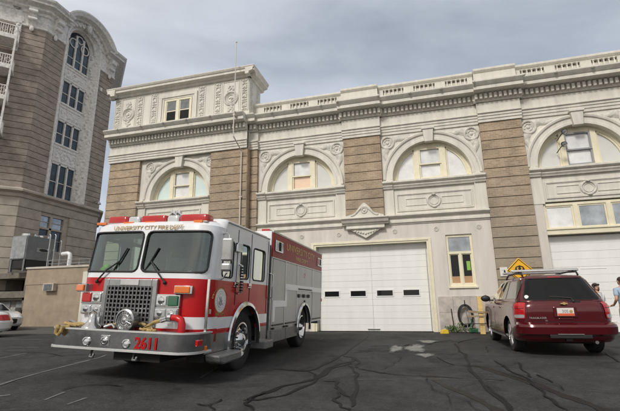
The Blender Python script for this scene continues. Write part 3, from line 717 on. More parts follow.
f = W(); f.box(-4.50, -4.42, YW+.0, YW+.34, 0, 3.64); f.box(.30, .36, YW+.0, YW+.34, 0, 3.64); f.box(-4.42, .30, YW+.0, YW+.34, 3.58, 3.64)
f.box(.37, .48, YW-.03, YW+.02, 0, 3.74); f.box(-4.64, -4.51, YW-.03, YW+.02, 0, 3.74); f.box(-4.51, .37, YW-.03, YW+.02, 3.65, 3.74)
fpart(f, 'door_frame', 'window', bevel=.006)
# three square windows over the right door
def square_windows(x0, x1, Y):
    f = W(); f.box(x0, x1, Y-.04, Y+.2, 3.60, 3.80); f.box(x0, x1, Y, Y+.2, 4.73, 4.83); f.box(x0, x1, Y-.08, Y+.02, 3.78, 3.84)
    p = (x1-x0)/3
    for i in range(4): a = x0+p*i; f.box(max(x0, a-.08), min(x1, a+.08), Y-.02, Y+.201, 3.80, 4.74)
    o = fpart(f, 'window_band', 'window', bevel=.006)
    for i in range(3):
        a = x0+p*i+.08; b_ = a+p-.16; q = W(); frame_rect(q, a, b_, 3.84, 4.73, Y+.07, .055, .04); fpart(q, 'sash', 'window', o)
        q = W(); q.box(a+.04, b_-.04, Y+.06, Y+.09, 3.88, 4.69); fpart(q, 'pane', 'pane_sky' if i else 'pane_white', o)
square_windows(4.80, 8.14, YW+.08); square_windows(10.5, 13.9, YW+.08)
# lower window beside the garage door
f = W(); Y = YW
for a, b_, c_, e_ in ((1.06, 2.07, 1.72, 1.83), (1.06, 2.07, 3.02, 3.12), (1.06, 2.07, 3.70, 3.81), (1.06, 1.15, 1.83, 3.02), (1.98, 2.07, 1.83, 3.02), (1.06, 1.15, 3.12, 3.70), (1.98, 2.07, 3.12, 3.70), (1.52, 1.61, 1.83, 3.02)): f.box(a, b_, Y+.06, Y+.16, c_, e_)
f.box(1.02, 2.11, Y-.06, Y+.06, 1.66, 1.73)
lw = fpart(f, 'lower_window', 'window', bevel=.005)
for a, b_ in ((1.15, 1.52), (1.61, 1.98)):
    q = W(); frame_rect(q, a, b_, 1.83, 3.02, Y+.13, .035, .03); fpart(q, 'sash', 'window', lw)
    q = W(); q.box(a, b_, Y+.145, Y+.16, 1.85, 3.0); fpart(q, 'pane', 'pane_dark', lw)
    q = W(); q.box(a+.03, b_-.03, Y+.13, Y+.144, 1.86, 2.13); fpart(q, 'board', 'cardboard', lw)
q = W(); q.box(1.15, 1.98, Y+.12, Y+.14, 3.12, 3.70); fpart(q, 'transom_pane', 'pane_sky', lw)
q = W(); q.box(1.78, 1.92, Y+.13, Y+.144, 2.36, 2.72); fpart(q, 'lit_lamp', 'green_light', lw)
# --- entablature and parapet, breaking forward over each pier
e_ = W(); dn_ = W(); pr = W()
segs = [(-15.5, -7.6, YV-.02, 0), (-7.6, -7.18, YP, 1), (-7.18, -3.04, YW, 0), (-3.04, -1.30, YP, 1), (-1.30, 2.79, YW, 0), (2.79, 4.48, YP, 1), (4.48, 8.46, YW, 0), (8.46, 10.16, YP, 1), (10.16, 14.6, YW, 0)]
for x0, x1, Y, blk in segs:
    ex = .10 if blk and x0 > -7 else 0
    low = [q for q in ENT if q[1] <= 9.35]; up = [q for q in ENT if q[1] >= 9.35]
    profile(e_, low, x0, x1, Y-.0, ); profile(e_, up, x0-ex, x1+ex, Y)
    dentils(dn_, x0-ex, x1+ex, Y-.0)
    if x0 > -8:
        if blk and x0 > -7:
            profile(pr, [(o_, z if z < 10.5 else z+.0) for o_, z in PAR], x0+.02, x1-.02, Y-.05); pr.box(x0+.02, x1-.02, Y+.05, Y+.4, 10.1, 10.93)
        elif blk:
            profile(pr, PAR, x0, x1, YW)
        else:
            gs = [x0+(x1-x0)*(i+.5)/3 for i in range(3)]; gw = .46
            profile(pr, [q for q in PAR if q[1] < 10.3], x0, x1, YW); profile(pr, [(.06, 10.68)]+[q for q in PAR if q[1] > 10.7], x0, x1, YW)
            edges = [x0]+[v for g_ in gs for v in (g_-gw, g_+gw)]+[x1]
            for i in range(0, len(edges), 2): pr.box(edges[i], edges[i+1], YW-.055, YW+.1, 10.26, 10.70)
            pr.box(x0, x1, YW+.05, YW+.3, 10.1, 10.9)
e_.box(-7.75, -7.6, 16.70, 17.35, 8.44, 10.1); o_ = fpart(e_, 'entablature', 'trim'); fpart(dn_, 'dentil_row', 'trim'); fpart(pr, 'parapet', 'trim')
bl = W()
for x0, x1, Y, blk in segs:
    if blk or x0 < -8: continue
    for g_ in [x0+(x1-x0)*(i+.5)/3 for i in range(3)]:
        for k in range(5):
            bl.lathe((g_+(k-2)*.185, YW-.02, 10.27), (0, 0, 1), [(.045, 0), (.045, .05), (.025, .07), (.05, .16), (.045, .22), (.022, .31), (.03, .34), (.022, .36), (.05, .38), (.05, .43)], 8)
fpart(bl, 'baluster_row', 'trim', smooth=True)
dk = W()
for x0, x1, Y, blk in segs:
    if blk or x0 < -8: continue
    for g_ in [x0+(x1-x0)*(i+.5)/3 for i in range(3)]:
        for k in range(-1, 5):
            xx = g_+(k-1.5)*.185; dk.box(xx-.028, xx+.028, YW+.03, YW+.048, 10.61, 10.65)
fpart(dk, 'baluster_shade', 'tjoint_and_shade')  # dark blocks stand in for the shade between the baluster heads
lh = W()
for x in [-14.6, -13.2, -11.9, -10.6, -9.3, -8.0]: lh.ball((x, YV-.70, 10.03), (.06, .06, .06), 8, 6)
for x, Y in [(-6.3, YW), (-5.1, YW), (-3.9, YW), (-3.1, YP), (-1.25, YP), (.1, YW), (1.4, YW), (2.7, YP), (4.6, YP), (5.8, YW), (7.1, YW), (8.3, YP)]: lh.ball((x, Y-.68, 10.03), (.065, .06, .065), 8, 6)
fpart(lh, 'lion_head_spout', 'ornament', smooth=True)
# --- attic block on the left pavilion
at = W(); AY = 16.55
at.box(-15.38, -7.5, AY, AY+1.4, 10.1, 12.26)
for pf in ([(.06, 12.14), (.10, 12.2), (.10, 12.26), (.24, 12.30), (.30, 12.32), (.30, 12.42), (.34, 12.46), (.38, 12.54), (.38, 12.58), (.02, 12.60)],):
    profile(at, pf, -15.38-.36, -7.5+.36, AY)
    pts = [(-7.5+o_, z) for o_, z in pf]+[(-7.6, pf[-1][1]), (-7.6, pf[0][1])]; at.prism(pts, 'y', AY-.36, AY+1.68)
    pts = [(-15.38-o_, z) for o_, z in pf]+[(-15.2, pf[-1][1]), (-15.2, pf[0][1])]; at.prism(pts, 'y', AY-.36, AY+1.68)
at.box(-15.5, -7.4, AY, AY+1.5, 12.3, 12.59); at.box(-15.42, -7.46, AY-.05, AY+1.4, 10.1, 10.32)
fpart(at, 'attic_block', 'trim')
orn = W()
def carved_strip(x0, x1, z0, z1, Y, sd):
    frame_rect(orn, x0, x1, z0, z1, Y, .03, .02); xm = (x0+x1)/2; n = int((z1-z0)/.13); rn = random.Random(sd)
    for i in range(n):
        z = z0+.08+(z1-z0-.16)*i/(n-1)
        if i % 4 == 2: orn.torus((xm, Y-.01, z), (0, 1, 0), (x1-x0)*.26, .022, 14, 6)
        else:
            for sg in (-1, 1): orn.ball((xm+sg*(x1-x0)*.17, Y-.005, z+rn.uniform(-.02, .02)), (.075, .035, .055), 7, 5)
            orn.ball((xm, Y-.01, z+.04), (.03, .04, .05), 6, 4)
def carved_panel(x0, x1, Y, sd):
    frame_rect(orn, x0, x1, 10.36, 12.05, Y, .03, .02); xm = (x0+x1)/2; z = 11.12
    orn.torus((xm, Y-.01, z), (0, 1, 0), .35, .05, 26, 8); orn.torus((xm, Y-.01, z), (0, 1, 0), .27, .02, 26, 6); orn.torus((xm, Y-.01, z), (0, 1, 0), .19, .02, 20, 6)
    leafy(orn, xm, z+.52, Y, .22, 14, sd); leafy(orn, xm, z-.50, Y, .22, 14, sd+1); leafy(orn, xm, z, Y, .13, 5, sd+2)
for i, (a, b_) in enumerate(((-15.36, -14.98), (-14.0, -13.56), (-13.12, -12.68), (-10.32, -9.9), (-9.42, -8.98), (-7.98, -7.54))): carved_strip(a, b_, 10.36, 12.05, AY, i)
carved_panel(-14.92, -14.06, AY, 20); carved_panel(-8.92, -8.04, AY, 30)
fpart(orn, 'attic_carving', 'ornament', smooth=True)
cs = orn = W()     # carving on the return
for a in (AY+.0, AY+.75):
    for i in range(12): cs.ball((-7.5, a+.3+.07*math.sin(i*2), 10.5+.13*i), (.03, .12, .055), 7, 5)
fpart(cs, 'side_carving', 'ornament', smooth=True)
f = W(); frame_rect(f, -12.58, -10.36, 10.2, 11.86, AY, .17, .07); frame_rect(f, -12.40, -10.54, 10.2, 11.70, AY, .10, .03)
aw = fpart(f, 'attic_window', 'trim', bevel=.01)
f = W(); frame_rect(f, -12.24, -10.66, 10.28, 11.56, AY, .09, .05); f.box(-11.53, -11.37, AY-.06, AY+.02, 10.36, 11.5); fpart(f, 'window_frame', 'window', aw)
for a, b_ in ((-12.15, -11.53), (-11.37, -10.75)):
    g_ = W(); g_.box(a, b_, AY-.012, AY+.01, 10.33, 11.50); fpart(g_, 'pane', 'pane_dark', aw)
    g_ = W(); g_.box(a+.03, b_-.03, AY-.018, AY-.013, 10.92, 11.48); fpart(g_, 'blind', 'seat', aw)
    g_ = W(); frame_rect(g_, a, b_, 10.33, 10.93, AY-.012, .05, .01); frame_rect(g_, a, b_, 10.88, 11.50, AY-.01, .05, .015); fpart(g_, 'sash', 'window', aw)
# --- pipe mast and conduit
m_ = W(); m_.cyl((-7.97, 15.92, 8.75), (-7.97, 15.92, 13.75), .028, .02, 8); m_.tube([(-7.97, 15.92, 8.8), (-7.9, 16.4, 8.45), (-7.86, 16.62, 8.3), (-7.86, 16.62, 4), (-7.86, 16.62, .2)], .028, 8)
m_.box(-7.92, -7.80, 16.62, 16.7, 6.0, 6.06); m_.box(-8.03, -7.91, 15.9, 16.4, 9.85, 9.9)
m_.ball((-7.97, 15.92, 13.78), .05, 8, 6)
fpart(m_, 'conduit_mast', 'wallpaint', smooth=True)
m_ = W(); m_.tube([(2.3, YW, 1.30), (2.3, YW-.08, 1.30)], .015); m_.torus((2.3, YW-.09, 1.30), (0, 1, 0), .06, .012, 12, 6)
for i in range(5): a = 2*PI*i/5; m_.tube([(2.3, YW-.09, 1.30), (2.3+.085*math.cos(a), YW-.09, 1.30+.085*math.sin(a))], .012, 6)
fpart(m_, 'wall_tap', 'black', smooth=True)
# ================================================================ octagonal office tower behind the yard
TW = root('office_tower', (-37.11, 25.72, 0)); tag(TW, 'tall brown brick octagonal tower with white terracotta window bay and curved cornice', 'building')
LF = 7.55
def facet(ox, oy, ang):
    """local frame: x along the facet, -y out of it; ang = direction of x"""
    return Matrix.Translation(-Vector(TW.location)) @ Matrix.Translation((ox, oy, 0)) @ Matrix.Rotation(ang, 4, 'Z')
FC = []; p = Vector((-28, 21.95+LF)); a = R(135)
p = Vector((-33.339, 16.611)); a = R(45)        # facet 0 faces the camera's left, facet 1 the yard
for i in range(8):
    FC.append((p.x, p.y, a)); p = p+Vector((math.cos(a), math.sin(a)))*LF; a += R(45)
def tmb(i): return MB(facet(*FC[i]))
def tprof(mb, prof, x0, x1, deep=.3):
    """moulding with mitred ends at the octagon's corners"""
    n = len(prof); k = math.tan(R(22.5)); vs = []
    for s, x in ((-1, x0), (1, x1)):
        for o, z in prof: vs.append((x+s*o*k, -o, z))
        vs.append((x, deep, prof[-1][1])); vs.append((x, deep, prof[0][1]))
    m_ = n+2
    mb.add(vs, [tuple(range(m_)), tuple(range(2*m_-1, m_-1, -1))]+[(i, (i+1) % m_, (i+1) % m_+m_, i+m_) for i in range(m_)])
core = MB(Matrix.Translation(-Vector(TW.location)))
ins = [(-37.11+(q[0]+37.11)*.90, 25.72+(q[1]-25.72)*.90) for q in FC]
core.prism(ins, 'z', 0, 26.5); core.build('tower_core', 'tjoint_and_shade', TW)
def courses(i, u0, u1, z0, z1, h, m, nm, Y=0.0, dep=.45):
    b = tmb(i); n = int(round((z1-z0)/h)); h = (z1-z0)/n; k = math.tan(R(22.5))
    for j in range(n):
        za, zb = z0+j*h+.02, z0+(j+1)*h-.012
        xa = u0+(dep*k if u0 == 0 else 0); xb = u1-(dep*k if u1 == LF else 0)
        b.add([(u0, Y, za), (u1, Y, za), (xb, Y+dep, za), (xa, Y+dep, za), (u0, Y, zb), (u1, Y, zb), (xb, Y+dep, zb), (xa, Y+dep, zb)], [(0,3,2,1),(4,5,6,7),(0,1,5,4),(1,2,6,5),(2,3,7,6),(3,0,4,7)])
    return b.build(nm, m, TW, bevel=.015)
U0, U1 = 1.82, 5.72
for i in (1,):
    courses(i, 0, U0, 9.70, 22.95, .50, 'tbrick', 'brick_wall'); courses(i, U1, LF, 9.70, 22.95, .50, 'tbrick', 'brick_wall')
    courses(i, 0, 1.9, 0, 9.1, .76, 'tbase', 'stone_wall'); courses(i, 4.55, LF, 0, 9.1, .76, 'tbase', 'stone_wall'); courses(i, 1.9, 4.55, 8.35, 9.1, .76, 'tbase', 'stone_wall'); courses(i, 1.9, 4.55, 0, 5.3, .76, 'tbase', 'stone_wall')
courses(0, 0, 2.0, 9.70, 22.95, .50, 'tbrick', 'brick_wall'); courses(0, 5.55, LF, 9.70, 22.95, .50, 'tbrick', 'brick_wall'); courses(0, 2.0, 5.55, 9.70, 22.95, .50, 'tbrick', 'brick_wall', Y=.35)
courses(0, 0, LF, 0, 9.1, .76, 'tbase', 'stone_wall')
for i in (7, 2): courses(i, 0, LF, 9.70, 22.95, .50, 'tbrick', 'brick_wall'); courses(i, 0, LF, 0, 9.1, .76, 'tbase', 'stone_wall')
TB = [(.02, 9.02), (.10, 9.06), (.12, 9.14), (.12, 9.30), (.30, 9.40), (.38, 9.44), (.38, 9.58), (.30, 9.62), (.05, 9.74)]
TC = [(.05, 24.15), (.12, 24.2), (.12, 24.45), (.35, 24.55), (.35, 24.75), (.62, 24.85), (.80, 24.9), (.80, 25.05), (.95, 25.2), (1.0, 25.35), (.1, 25.55)]
for i in (7, 0, 1, 2):
    b = tmb(i); tprof(b, TB, 0, LF); b.build('belt_course', 'tbase', TW)
    for ua, ub in (((0, U0), (U1, LF)) if i == 1 else ((0, LF),)):
        b = tmb(i); tprof(b, [(.02, 22.95), (.12, 23.0), (.12, 23.1), (.05, 23.14), (.05, 25.2)], ua, ub); b.build('terracotta_frieze', 'terra', TW)
    b = tmb(i)
    if i == 1: tprof(b, TC, 0, 1.25); tprof(b, TC, 6.3, LF)
    else: tprof(b, TC, 0, LF)
    b.build('cornice', 'terra', TW)
rn = random.Random(5)
def relief(mb, u0, u1, z0, z1, y, n, s=.1):
    for _ in range(n): mb.ball((rn.uniform(u0, u1), y, rn.uniform(z0, z1)), (s*rn.uniform(.6, 1.5), s*.55, s*rn.uniform(.6, 1.5)), 6, 4)
cxu = (U0+U1)/2
# white window bay: splayed jambs, floor panels, glass set back
zs = 24.15; ro = (U1-U0)/2; ri = 1.22; D = .68
b = tmb(1)
NA = 26
def arcpts(r, y): return [(cxu+r, y, 9.75)]+[(cxu+r*math.cos(PI*k/NA), y, zs+r*math.sin(PI*k/NA)*(1.12 if r < 1.5 else 1.0)) for k in range(NA+1)]+[(cxu-r, y, 9.75)]
A1 = arcpts(ro, .02); A2 = arcpts(ro, -.10); A3 = arcpts(ro-.16, -.10); A4 = arcpts(ri, D)
for P_, Q_ in ((A1, A2), (A2, A3), (A3, A4)):
    n = len(P_); b.add(P_+Q_, [(k, k+1, k+1+n, k+n) for k in range(n-1)])
bay = b.build('terracotta_surround', 'terra', TW, smooth=True)
b = tmb(1)
for sg in (-1, 1):        # carving along both jambs and round the arch
    for k in range(50):
        z = 9.9+14.2*k/49; t = rn.uniform(.2, .8); b.ball((cxu+sg*(ri+(ro-.16-ri)*t), D*(1-t)-.04, z), (.12, .12, .15), 6, 4)
for k in range(30):
    a_ = PI*(k+.5)/30; t = .5; r_ = ri+(ro-.16-ri)*t
    b.ball((cxu+r_*math.cos(a_), D*(1-t)-.04, zs+r_*math.sin(a_)*1.05), (.15, .14, .15), 6, 4)
b.build('jamb_carving', 'terra', bay, smooth=True)
wins = [(9.78, 12.75), (14.35, 16.55), (18.05, 20.3), (21.75, None)]
for k, (z0, z1) in enumerate(wins):
    b = tmb(1); zt = z1 or 25.4; w_ = 2*ri/3
    hs = [zt]*4 if z1 else [zs, zs+.95, zs+.95, zs]
    for q in range(4):
        x = cxu-ri+w_*q; b.box(x-.075 if q else x, x+.075 if q < 3 else x, D-.16, D+.02, z0, hs[q])
    b.box(cxu-ri, cxu+ri, D-.22, D+.02, z0-.05, z0+.10)
    if z1: b.box(cxu-ri, cxu+ri, D-.16, D+.02, z1-.10, z1)
    else:
        for q in (-1, 1): b.torus((cxu+q*.62, D-.08, zs+.05), (0, 1, 0), .42, .055, 16, 6, PI if 0 else 0, 2*PI)
        b.torus((cxu, D-.08, zs+.72), (0, 1, 0), .34, .055, 20, 6)
    f = b.build('window', 'terra', TW)
    for q in range(3):
        x = cxu-ri+w_*q; g_ = tmb(1)
        if z1: g_.box(x+.07, x+w_-.07, D-.03, D, z0+.08, z1-.08)
        else: g_.box(x+.07, x+w_-.07, D-.03, D, z0+.08, zs+(.15 if q != 1 else .4))
        g_.build('pane', 'pane_tower', f)
        zm = z0+(zt-z0)*.47 if z1 else z0+.95
        g_ = tmb(1); g_.box(x+.07, x+w_-.07, D-.07, D-.03, zm-.03, zm+.03); g_.build('sash_bar', 'terra', f)
    if not z1:
        g_ = tmb(1); g_.prism([(cxu+ri*.98*math.cos(PI*j/20), zs+ri*.98*1.12*math.sin(PI*j/20)) for j in range(21)], 'y', D-.02, D+.0); g_.build('pane', 'pane_tower', f)
for z0, z1 in ((12.75, 14.30), (16.55, 18.0), (20.3, 21.7)):
    b = tmb(1); b.box(cxu-ri-.1, cxu+ri+.1, D-.15, D+.1, z0, z1)
    for a_, b_, c_, e_ in ((cxu-ri, cxu+ri, z0+.1, z0+.2), (cxu-ri, cxu+ri, z1-.28, z1-.18), (cxu-ri+.02, cxu-ri+.14, z0+.2, z1-.28), (cxu+ri-.14, cxu+ri-.02, z0+.2, z1-.28)): b.box(a_, b_, D-.20, D-.10, c_, e_)
    o = b.build('floor_panel', 'terra', TW)
    b = tmb(1); relief(b, cxu-ri+.3, cxu+ri-.3, z0+.35, z1-.42, D-.16, 34, .09); b.build('panel_carving', 'terra', o, smooth=True)
# curved hood over the arch
b = tmb(1); hc = 23.5; 
b.arc(cxu, hc, [(2.72, .05), (2.76, -.3), (2.86, -.35), (2.98, -.80), (3.10, -.85), (3.26, -.98), (3.38, -.98), (3.38, .05)], R(29), R(151), 30)
b.build('curved_hood', 'terra', TW, smooth=True)
b = tmb(1)
def gable_rows():
    Z = [23.1+.1*i for i in range(37)]
    for za, zb in zip(Z[:-1], Z[1:]):
        def oi(z):
            o_ = 2.75 if z < 25.1 else math.sqrt(max(0, 2.8**2-(z-hc-.2)**2)); q = z-24.15
            i_ = ro if q < 0 else (math.sqrt(ro*ro-q*q) if q < ro else 0); return max(o_, i_), i_
        (oa, ia), (ob, ib) = oi(za), oi(zb)
        for sg in (-1, 1): b.add([(cxu+sg*ia, -.04, za), (cxu+sg*oa, -.04, za), (cxu+sg*ob, -.04, zb), (cxu+sg*ib, -.04, zb)], [(0, 1, 2, 3)])
gable_rows(); b.build('gable_wall', 'terra', TW)
b = tmb(1)
for k in range(34):
    a_ = R(35)+R(110)*k/33; r_ = 2.45+.14*math.sin(k*2.1); b.ball((cxu+r_*math.cos(a_), -.08, hc+r_*math.sin(a_)), (.17, .12, .15), 6, 4)
b.ball((cxu, -.2, hc+2.5), (.3, .3, .35), 8, 6); b.ball((cxu, -.3, hc+2.2), (.2, .22, .3), 8, 6)
b.build('hood_carving', 'terra', TW, smooth=True)
def console(i, u):
    b = tmb(i)
    b.prism([(0, 22.95), (-.14, 23.05), (-.2, 23.3), (-.42, 23.55), (-.30, 23.75), (-.55, 24.15), (-.62, 24.5), (0, 24.5)], 'x', u-.26, u+.26)
    b.cyl((u-.3, -.30, 23.6), (u+.3, -.30, 23.6), .17, n=12); b.cyl((u-.3, -.44, 24.2), (u+.3, -.44, 24.2), .2, n=12)
    b.ball((u, -.12, 22.85), (.16, .12, .25), 8, 6)
    b.build('console_bracket', 'terra', TW, smooth=True)
for i, u in ((1, .75), (1, 6.85), (0, 6.55), (0, 1.0), (7, 6.4)): console(i, u)
# ground-storey window of the tower
b = tmb(1)
for a_, b_, c_, e_ in ((1.9, 4.55, 8.1, 8.37), (1.9, 4.55, 5.28, 5.45), (1.9, 2.02, 5.45, 8.1), (4.1, 4.55, 5.45, 8.1), (2.85, 3.05, 5.45, 8.1), (2.02, 4.1, 7.05, 7.2)): b.box(a_, b_, .12, .4, c_, e_)
f = b.build('ground_floor_window', 'tbase', TW)
for a_, b_ in ((2.02, 2.85), (3.05, 4.1)):
    for c_, e_ in ((5.45, 7.05), (7.2, 8.1)):
        g_ = tmb(1); g_.box(a_, b_, .25, .28, c_, e_); g_.build('pane', 'pane_tower' if c_ < 7 else 'pane_sky', f)
        g_ = tmb(1); g_.box(a_, b_, .2, .25, (c_+e_)/2-.02, (c_+e_)/2+.02); g_.build('sash_bar', 'tbase', f)
# arched loggia and stacked balconies on the facet toward the camera
b = tmb(0)
b.arc(3.78, 23.3, [(1.75, .05), (1.75, -.12), (2.2, -.12), (2.2, .05)], 0, PI, 24); b.box(1.58, 2.03, -.12, .05, 20.6, 23.3); b.box(5.53, 5.98-.1, -.12, .05, 20.6, 23.3)
b.build('balcony_arch', 'terra', TW, smooth=True)
b = tmb(0); relief(b, 5.56, 5.85, 20.8, 23.4, -.13, 26, .09); b.build('balcony_arch_carving', 'terra', TW, smooth=True)
for z in (20.95, 18.45, 15.95, 13.4):
    b = tmb(0); b.box(1.7, 5.92, -1.35, .2, z, z+.14); b.box(1.66, 5.96, -1.40, -1.2, z-.10, z+.2)
    f = b.build('balcony', 'terra', TW)
    b = tmb(0); b.box(1.75, 5.88, -1.33, -1.28, z+1.0, z+1.07); b.box(1.75, 5.88, -1.33, -1.28, z+.22, z+.28)
    for k in range(30): u = 1.8+k*.14; b.box(u-.016, u+.016, -1.32, -1.29, z+.28, z+1.0)
    for k in range(8): u = 1.9+k*.52; b.torus((u+.1, -1.305, z+.62), (0, 1, 0), .17, .02, 12, 5)
    for k in range(9): v = -1.28+k*.14; b.box(5.86, 5.89, v-.015, v+.015, z+.2, z+1.0)
    b.box(5.85, 5.9, -1.3, 0, z+1.0, z+1.07)
    b.build('balustrade', 'terra', f)
for u in (5.9, 1.72):
    b = tmb(0); b.box(u-.06, u+.06, -1.42, -1.30, 12.6, 21.4); b.build('balcony_post', 'terra', TW)
b = tmb(0)
for z in (10.2, 13.6, 16.1, 18.6): b.box(2.9, 4.6, .30, .36, z, z+2.1)
b.build('balcony_door', 'pane_tower', TW)
# lamp bracket and grille box on the tower
b = tmb(1); b.tube([(6.9, 0, 10.3), (6.9, -.35, 10.4), (6.9, -.5, 10.3)], .03); b.lathe((6.9, -.5, 10.05), (0, 0, 1), [(.22, 0), (.18, .12), (.05, .25), (.04, .32)], 12); b.build('wall_lamp', 'steel', TW, smooth=True)
b = tmb(1); b.box(6.0, 6.2, -.12, .02, 20.9, 21.25); b.build('vent_box', 'terra', TW)
# ================================================================ low tan annex, dock and roof plant
M['tanwall'] = mat('tan_rendered_brick', (.33, .265, .195), .85, var=.22, vscale=1.8, bump=.5, bscale=26)
M['cap'] = mat('pale_coping', (.50, .46, .40), .7, var=.2)
AX = root('annex_building', (-22, 20.2, 0)); tag(AX, 'low tan brick annex with flat roof between the tower and the fire engine', 'building')
def A(): return MB(Matrix.Translation(-Vector(AX.location)))
b = A(); b.box(-24.1, -19.4, 20.2, 27, 0, 2.52); b.box(-24.16, -19.36, 20.17, 27.05, 2.52, 3.50); b.build('brick_wall', 'tanwall', AX)
b = A(); b.box(-24.22, -19.3, 20.1, 27.1, 3.50, 3.62); b.build('coping', 'cap', AX, bevel=.01)
b = A(); b.box(-19.62, -19.30, 20.02, 20.17, 0, 3.2); b.build('corner_trim', 'trim', AX)
b = A(); b.box(-19.36, -15.4, 24, 27, 0, 5.0); b.build('rear_wing', 'tanwall', AX)
b = A(); b.box(-19.3, -15.5, 23.9, 23.99, 5.0, 5.1); b.build('wing_coping', 'cap', AX)
AC = root('window_air_conditioner', (-22.05, 20.2, 2.1)); tag(AC, 'small pale air conditioner sticking out of the tan annex wall', 'air conditioner')
b = MB(); b.box(-.40, .40, -.28, -.0, 0, .46); b.build('housing', 'cap', AC, bevel=.02)
b = MB()
for k in range(9): b.box(-.30, .30, -.30, -.27, .05+k*.04, .07+k*.04)
b.box(-.32, .32, -.285, -.275, .03, .42); b.build('louvre_grille', 'seat', AC)
M['hvac'] = mat('galvanised_grey_paint', (.20, .215, .225), .5, metal=.3, var=.2, vscale=2)
M['hvac2'] = mat('pale_galvanised_steel', (.34, .36, .37), .45, metal=.4, var=.3, vscale=4)
HV = root('rooftop_chiller', (-24.2, 20.95, 3.55)); tag(HV, 'grey boxy air cooled chiller on legs standing on the annex roof', 'chiller')
b = MB(); b.box(-1.25, .0, -1.02, 1.0, .58, 2.12); b.build('cabinet', 'hvac', HV, bevel=.02)
b = MB(); b.box(-1.2, -.05, -.95, .95, .02, .58); b.build('dark_underfill', 'black', HV)  # black box put in to darken the space under the cabinet
b = MB(); b.box(-1.2, -.06, -1.06, -1.025, .64, 2.06)
b.build('coil_panel', 'hvac2', HV)
b = MB(); b.box(.0, .02, -.3, .75, 1.12, 1.40); b.build('name_plate', 'hvac2', HV)
b = MB(); b.ball((.02, .22, 1.26), (.015, .36, .10), 14, 8); b.build('badge', 'black', HV)
for x in (-1.15, -.10):
    for y in (-.95, .93):
        b = MB(); b.box(x-.05, x+.05, y-.05, y+.05, -.18, .60); b.build('leg', 'hvac', HV)
for y in (-.5, .5):
    b = MB(); b.lathe((-.6, y, 2.12), (0, 0, 1), [(.42, 0), (.42, .16), (.36, .2), (.30, .16), (.0, .16)], 20); b.build('fan_cowl', 'chrome', HV, smooth=True)
for k, (y, h, r_) in enumerate(((.35, 2.2, .04), (.75, 2.25, .04), (1.25, 1.9, .03))):
    o = root('roof_pipe', (-23.4, 20.5+y, 3.62)); tag(o, ['tall thin pipe close against the grey chiller cabinet', 'tall thin pipe standing between two other thin pipes by the chiller', 'shortest thin pipe, the one next to the white elbow pipe'][k], 'pipe', 'thin pipes in front of the chiller')
    b = MB(); b.tube([(0, 0, -.1), (0, 0, h-.08), (-.08, 0, h)], r_, 8); b.box(-.06, .06, -.05, .05, h*.5, h*.5+.12); b.build('pipe_run', 'hvac2', o, smooth=True)
b = MB(); b.tube([(-.65, 0, .95), (-.2, 0, .98), (-.04, 0, .92), (0, 0, .8), (0, 0, -.1)], .13, 12)
o = b.build('vent_pipe', 'white', smooth=True); o.location = (-22.3, 21.5, 3.62); tag(o, 'thick white plastic elbow pipe on the annex roof', 'pipe')
o = root('roof_railing', (-21.3, 20.5, 3.62)); tag(o, 'thin grey metal railing along the annex roof', 'railing')
for x in (-1.6, -.8, 0, .8, 1.6):
    b = MB(); b.cyl((x, 0, 0), (x, 0, .42), .014); b.build('post', 'hvac2', o)
for z in (.2, .42):
    b = MB(); b.cyl((-1.6, 0, z), (1.8, 0, z), .014); b.build('rail', 'hvac2', o)
# dark loading dock at the tower's foot
DK = root('loading_dock', (-26.3, 20.6, 0)); tag(DK, 'shadowy concrete loading dock below the tower corner, beside the tan annex', 'dock')
M['dockwall'] = mat('grimy_concrete', (.17, .15, .125), .9, var=.45, vscale=1.6, bump=.3, bscale=12)
def K(): return MB(Matrix.Translation(-Vector(DK.location)))
b = K(); b.box(-31.5, -24.25, 20.6, 24, 3.0, 3.35); b.build('canopy_slab', 'dockwall', DK)
b = K(); b.box(-31.5, -24.2, 20.3, 20.7, 1.75, 2.15); b.box(-31.5, -24.2, 20.5, 24, 1.6, 1.78); b.build('platform_slab', 'dockwall', DK)
b = K(); b.box(-31.5, -24.2, 20.8, 21.0, 0, 1.7); b.build('dock_wall', 'dockwall', DK)
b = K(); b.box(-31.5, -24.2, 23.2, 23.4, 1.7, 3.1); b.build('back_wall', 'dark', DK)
for x in (-24.45, -27.6):
    b = K(); b.box(x-.15, x+.15, 20.5, 20.9, 0, 3.0); b.build('pillar', 'dockwall', DK)
for x in (-25.0, -26.2):
    b = K(); b.box(x-.35, x+.35, 20.75, 20.82, .2, 1.5); b.build('shutter', 'seat', DK)
b = K(); b.tube([(-25.9, 20.5, 3.35), (-25.9, 20.5, 4.1), (-24.3, 20.5, 4.1)], .05, 6); b.build('handrail', 'hvac', DK)
ST = MB(); ST.box(0, .42, 0, .45, 0, 1.15); o = ST.build('kerb_stone_block', 'concrete', bevel=.03); o.location = (-24.75, 19.9, 0); tag(o, 'pale upright stone block at the annex corner behind the white car', 'stone block')
# ================================================================ fire engine
FE = root('fire_engine', (-3.2667, 5.648, -.004), (0, R(2.3), R(.41)))
tag(FE, 'red and white fire engine with chrome front bumper numbered 2611', 'fire engine')
def cube(name, m, x0, x1, y0, y1, z0, z1, par=None, bev=.004):
    b = MB(); b.box(min(x0,x1), max(x0,x1), min(y0,y1), max(y0,y1), min(z0,z1), max(z0,z1)); return b.build(name, m, par or FE, bevel=bev)
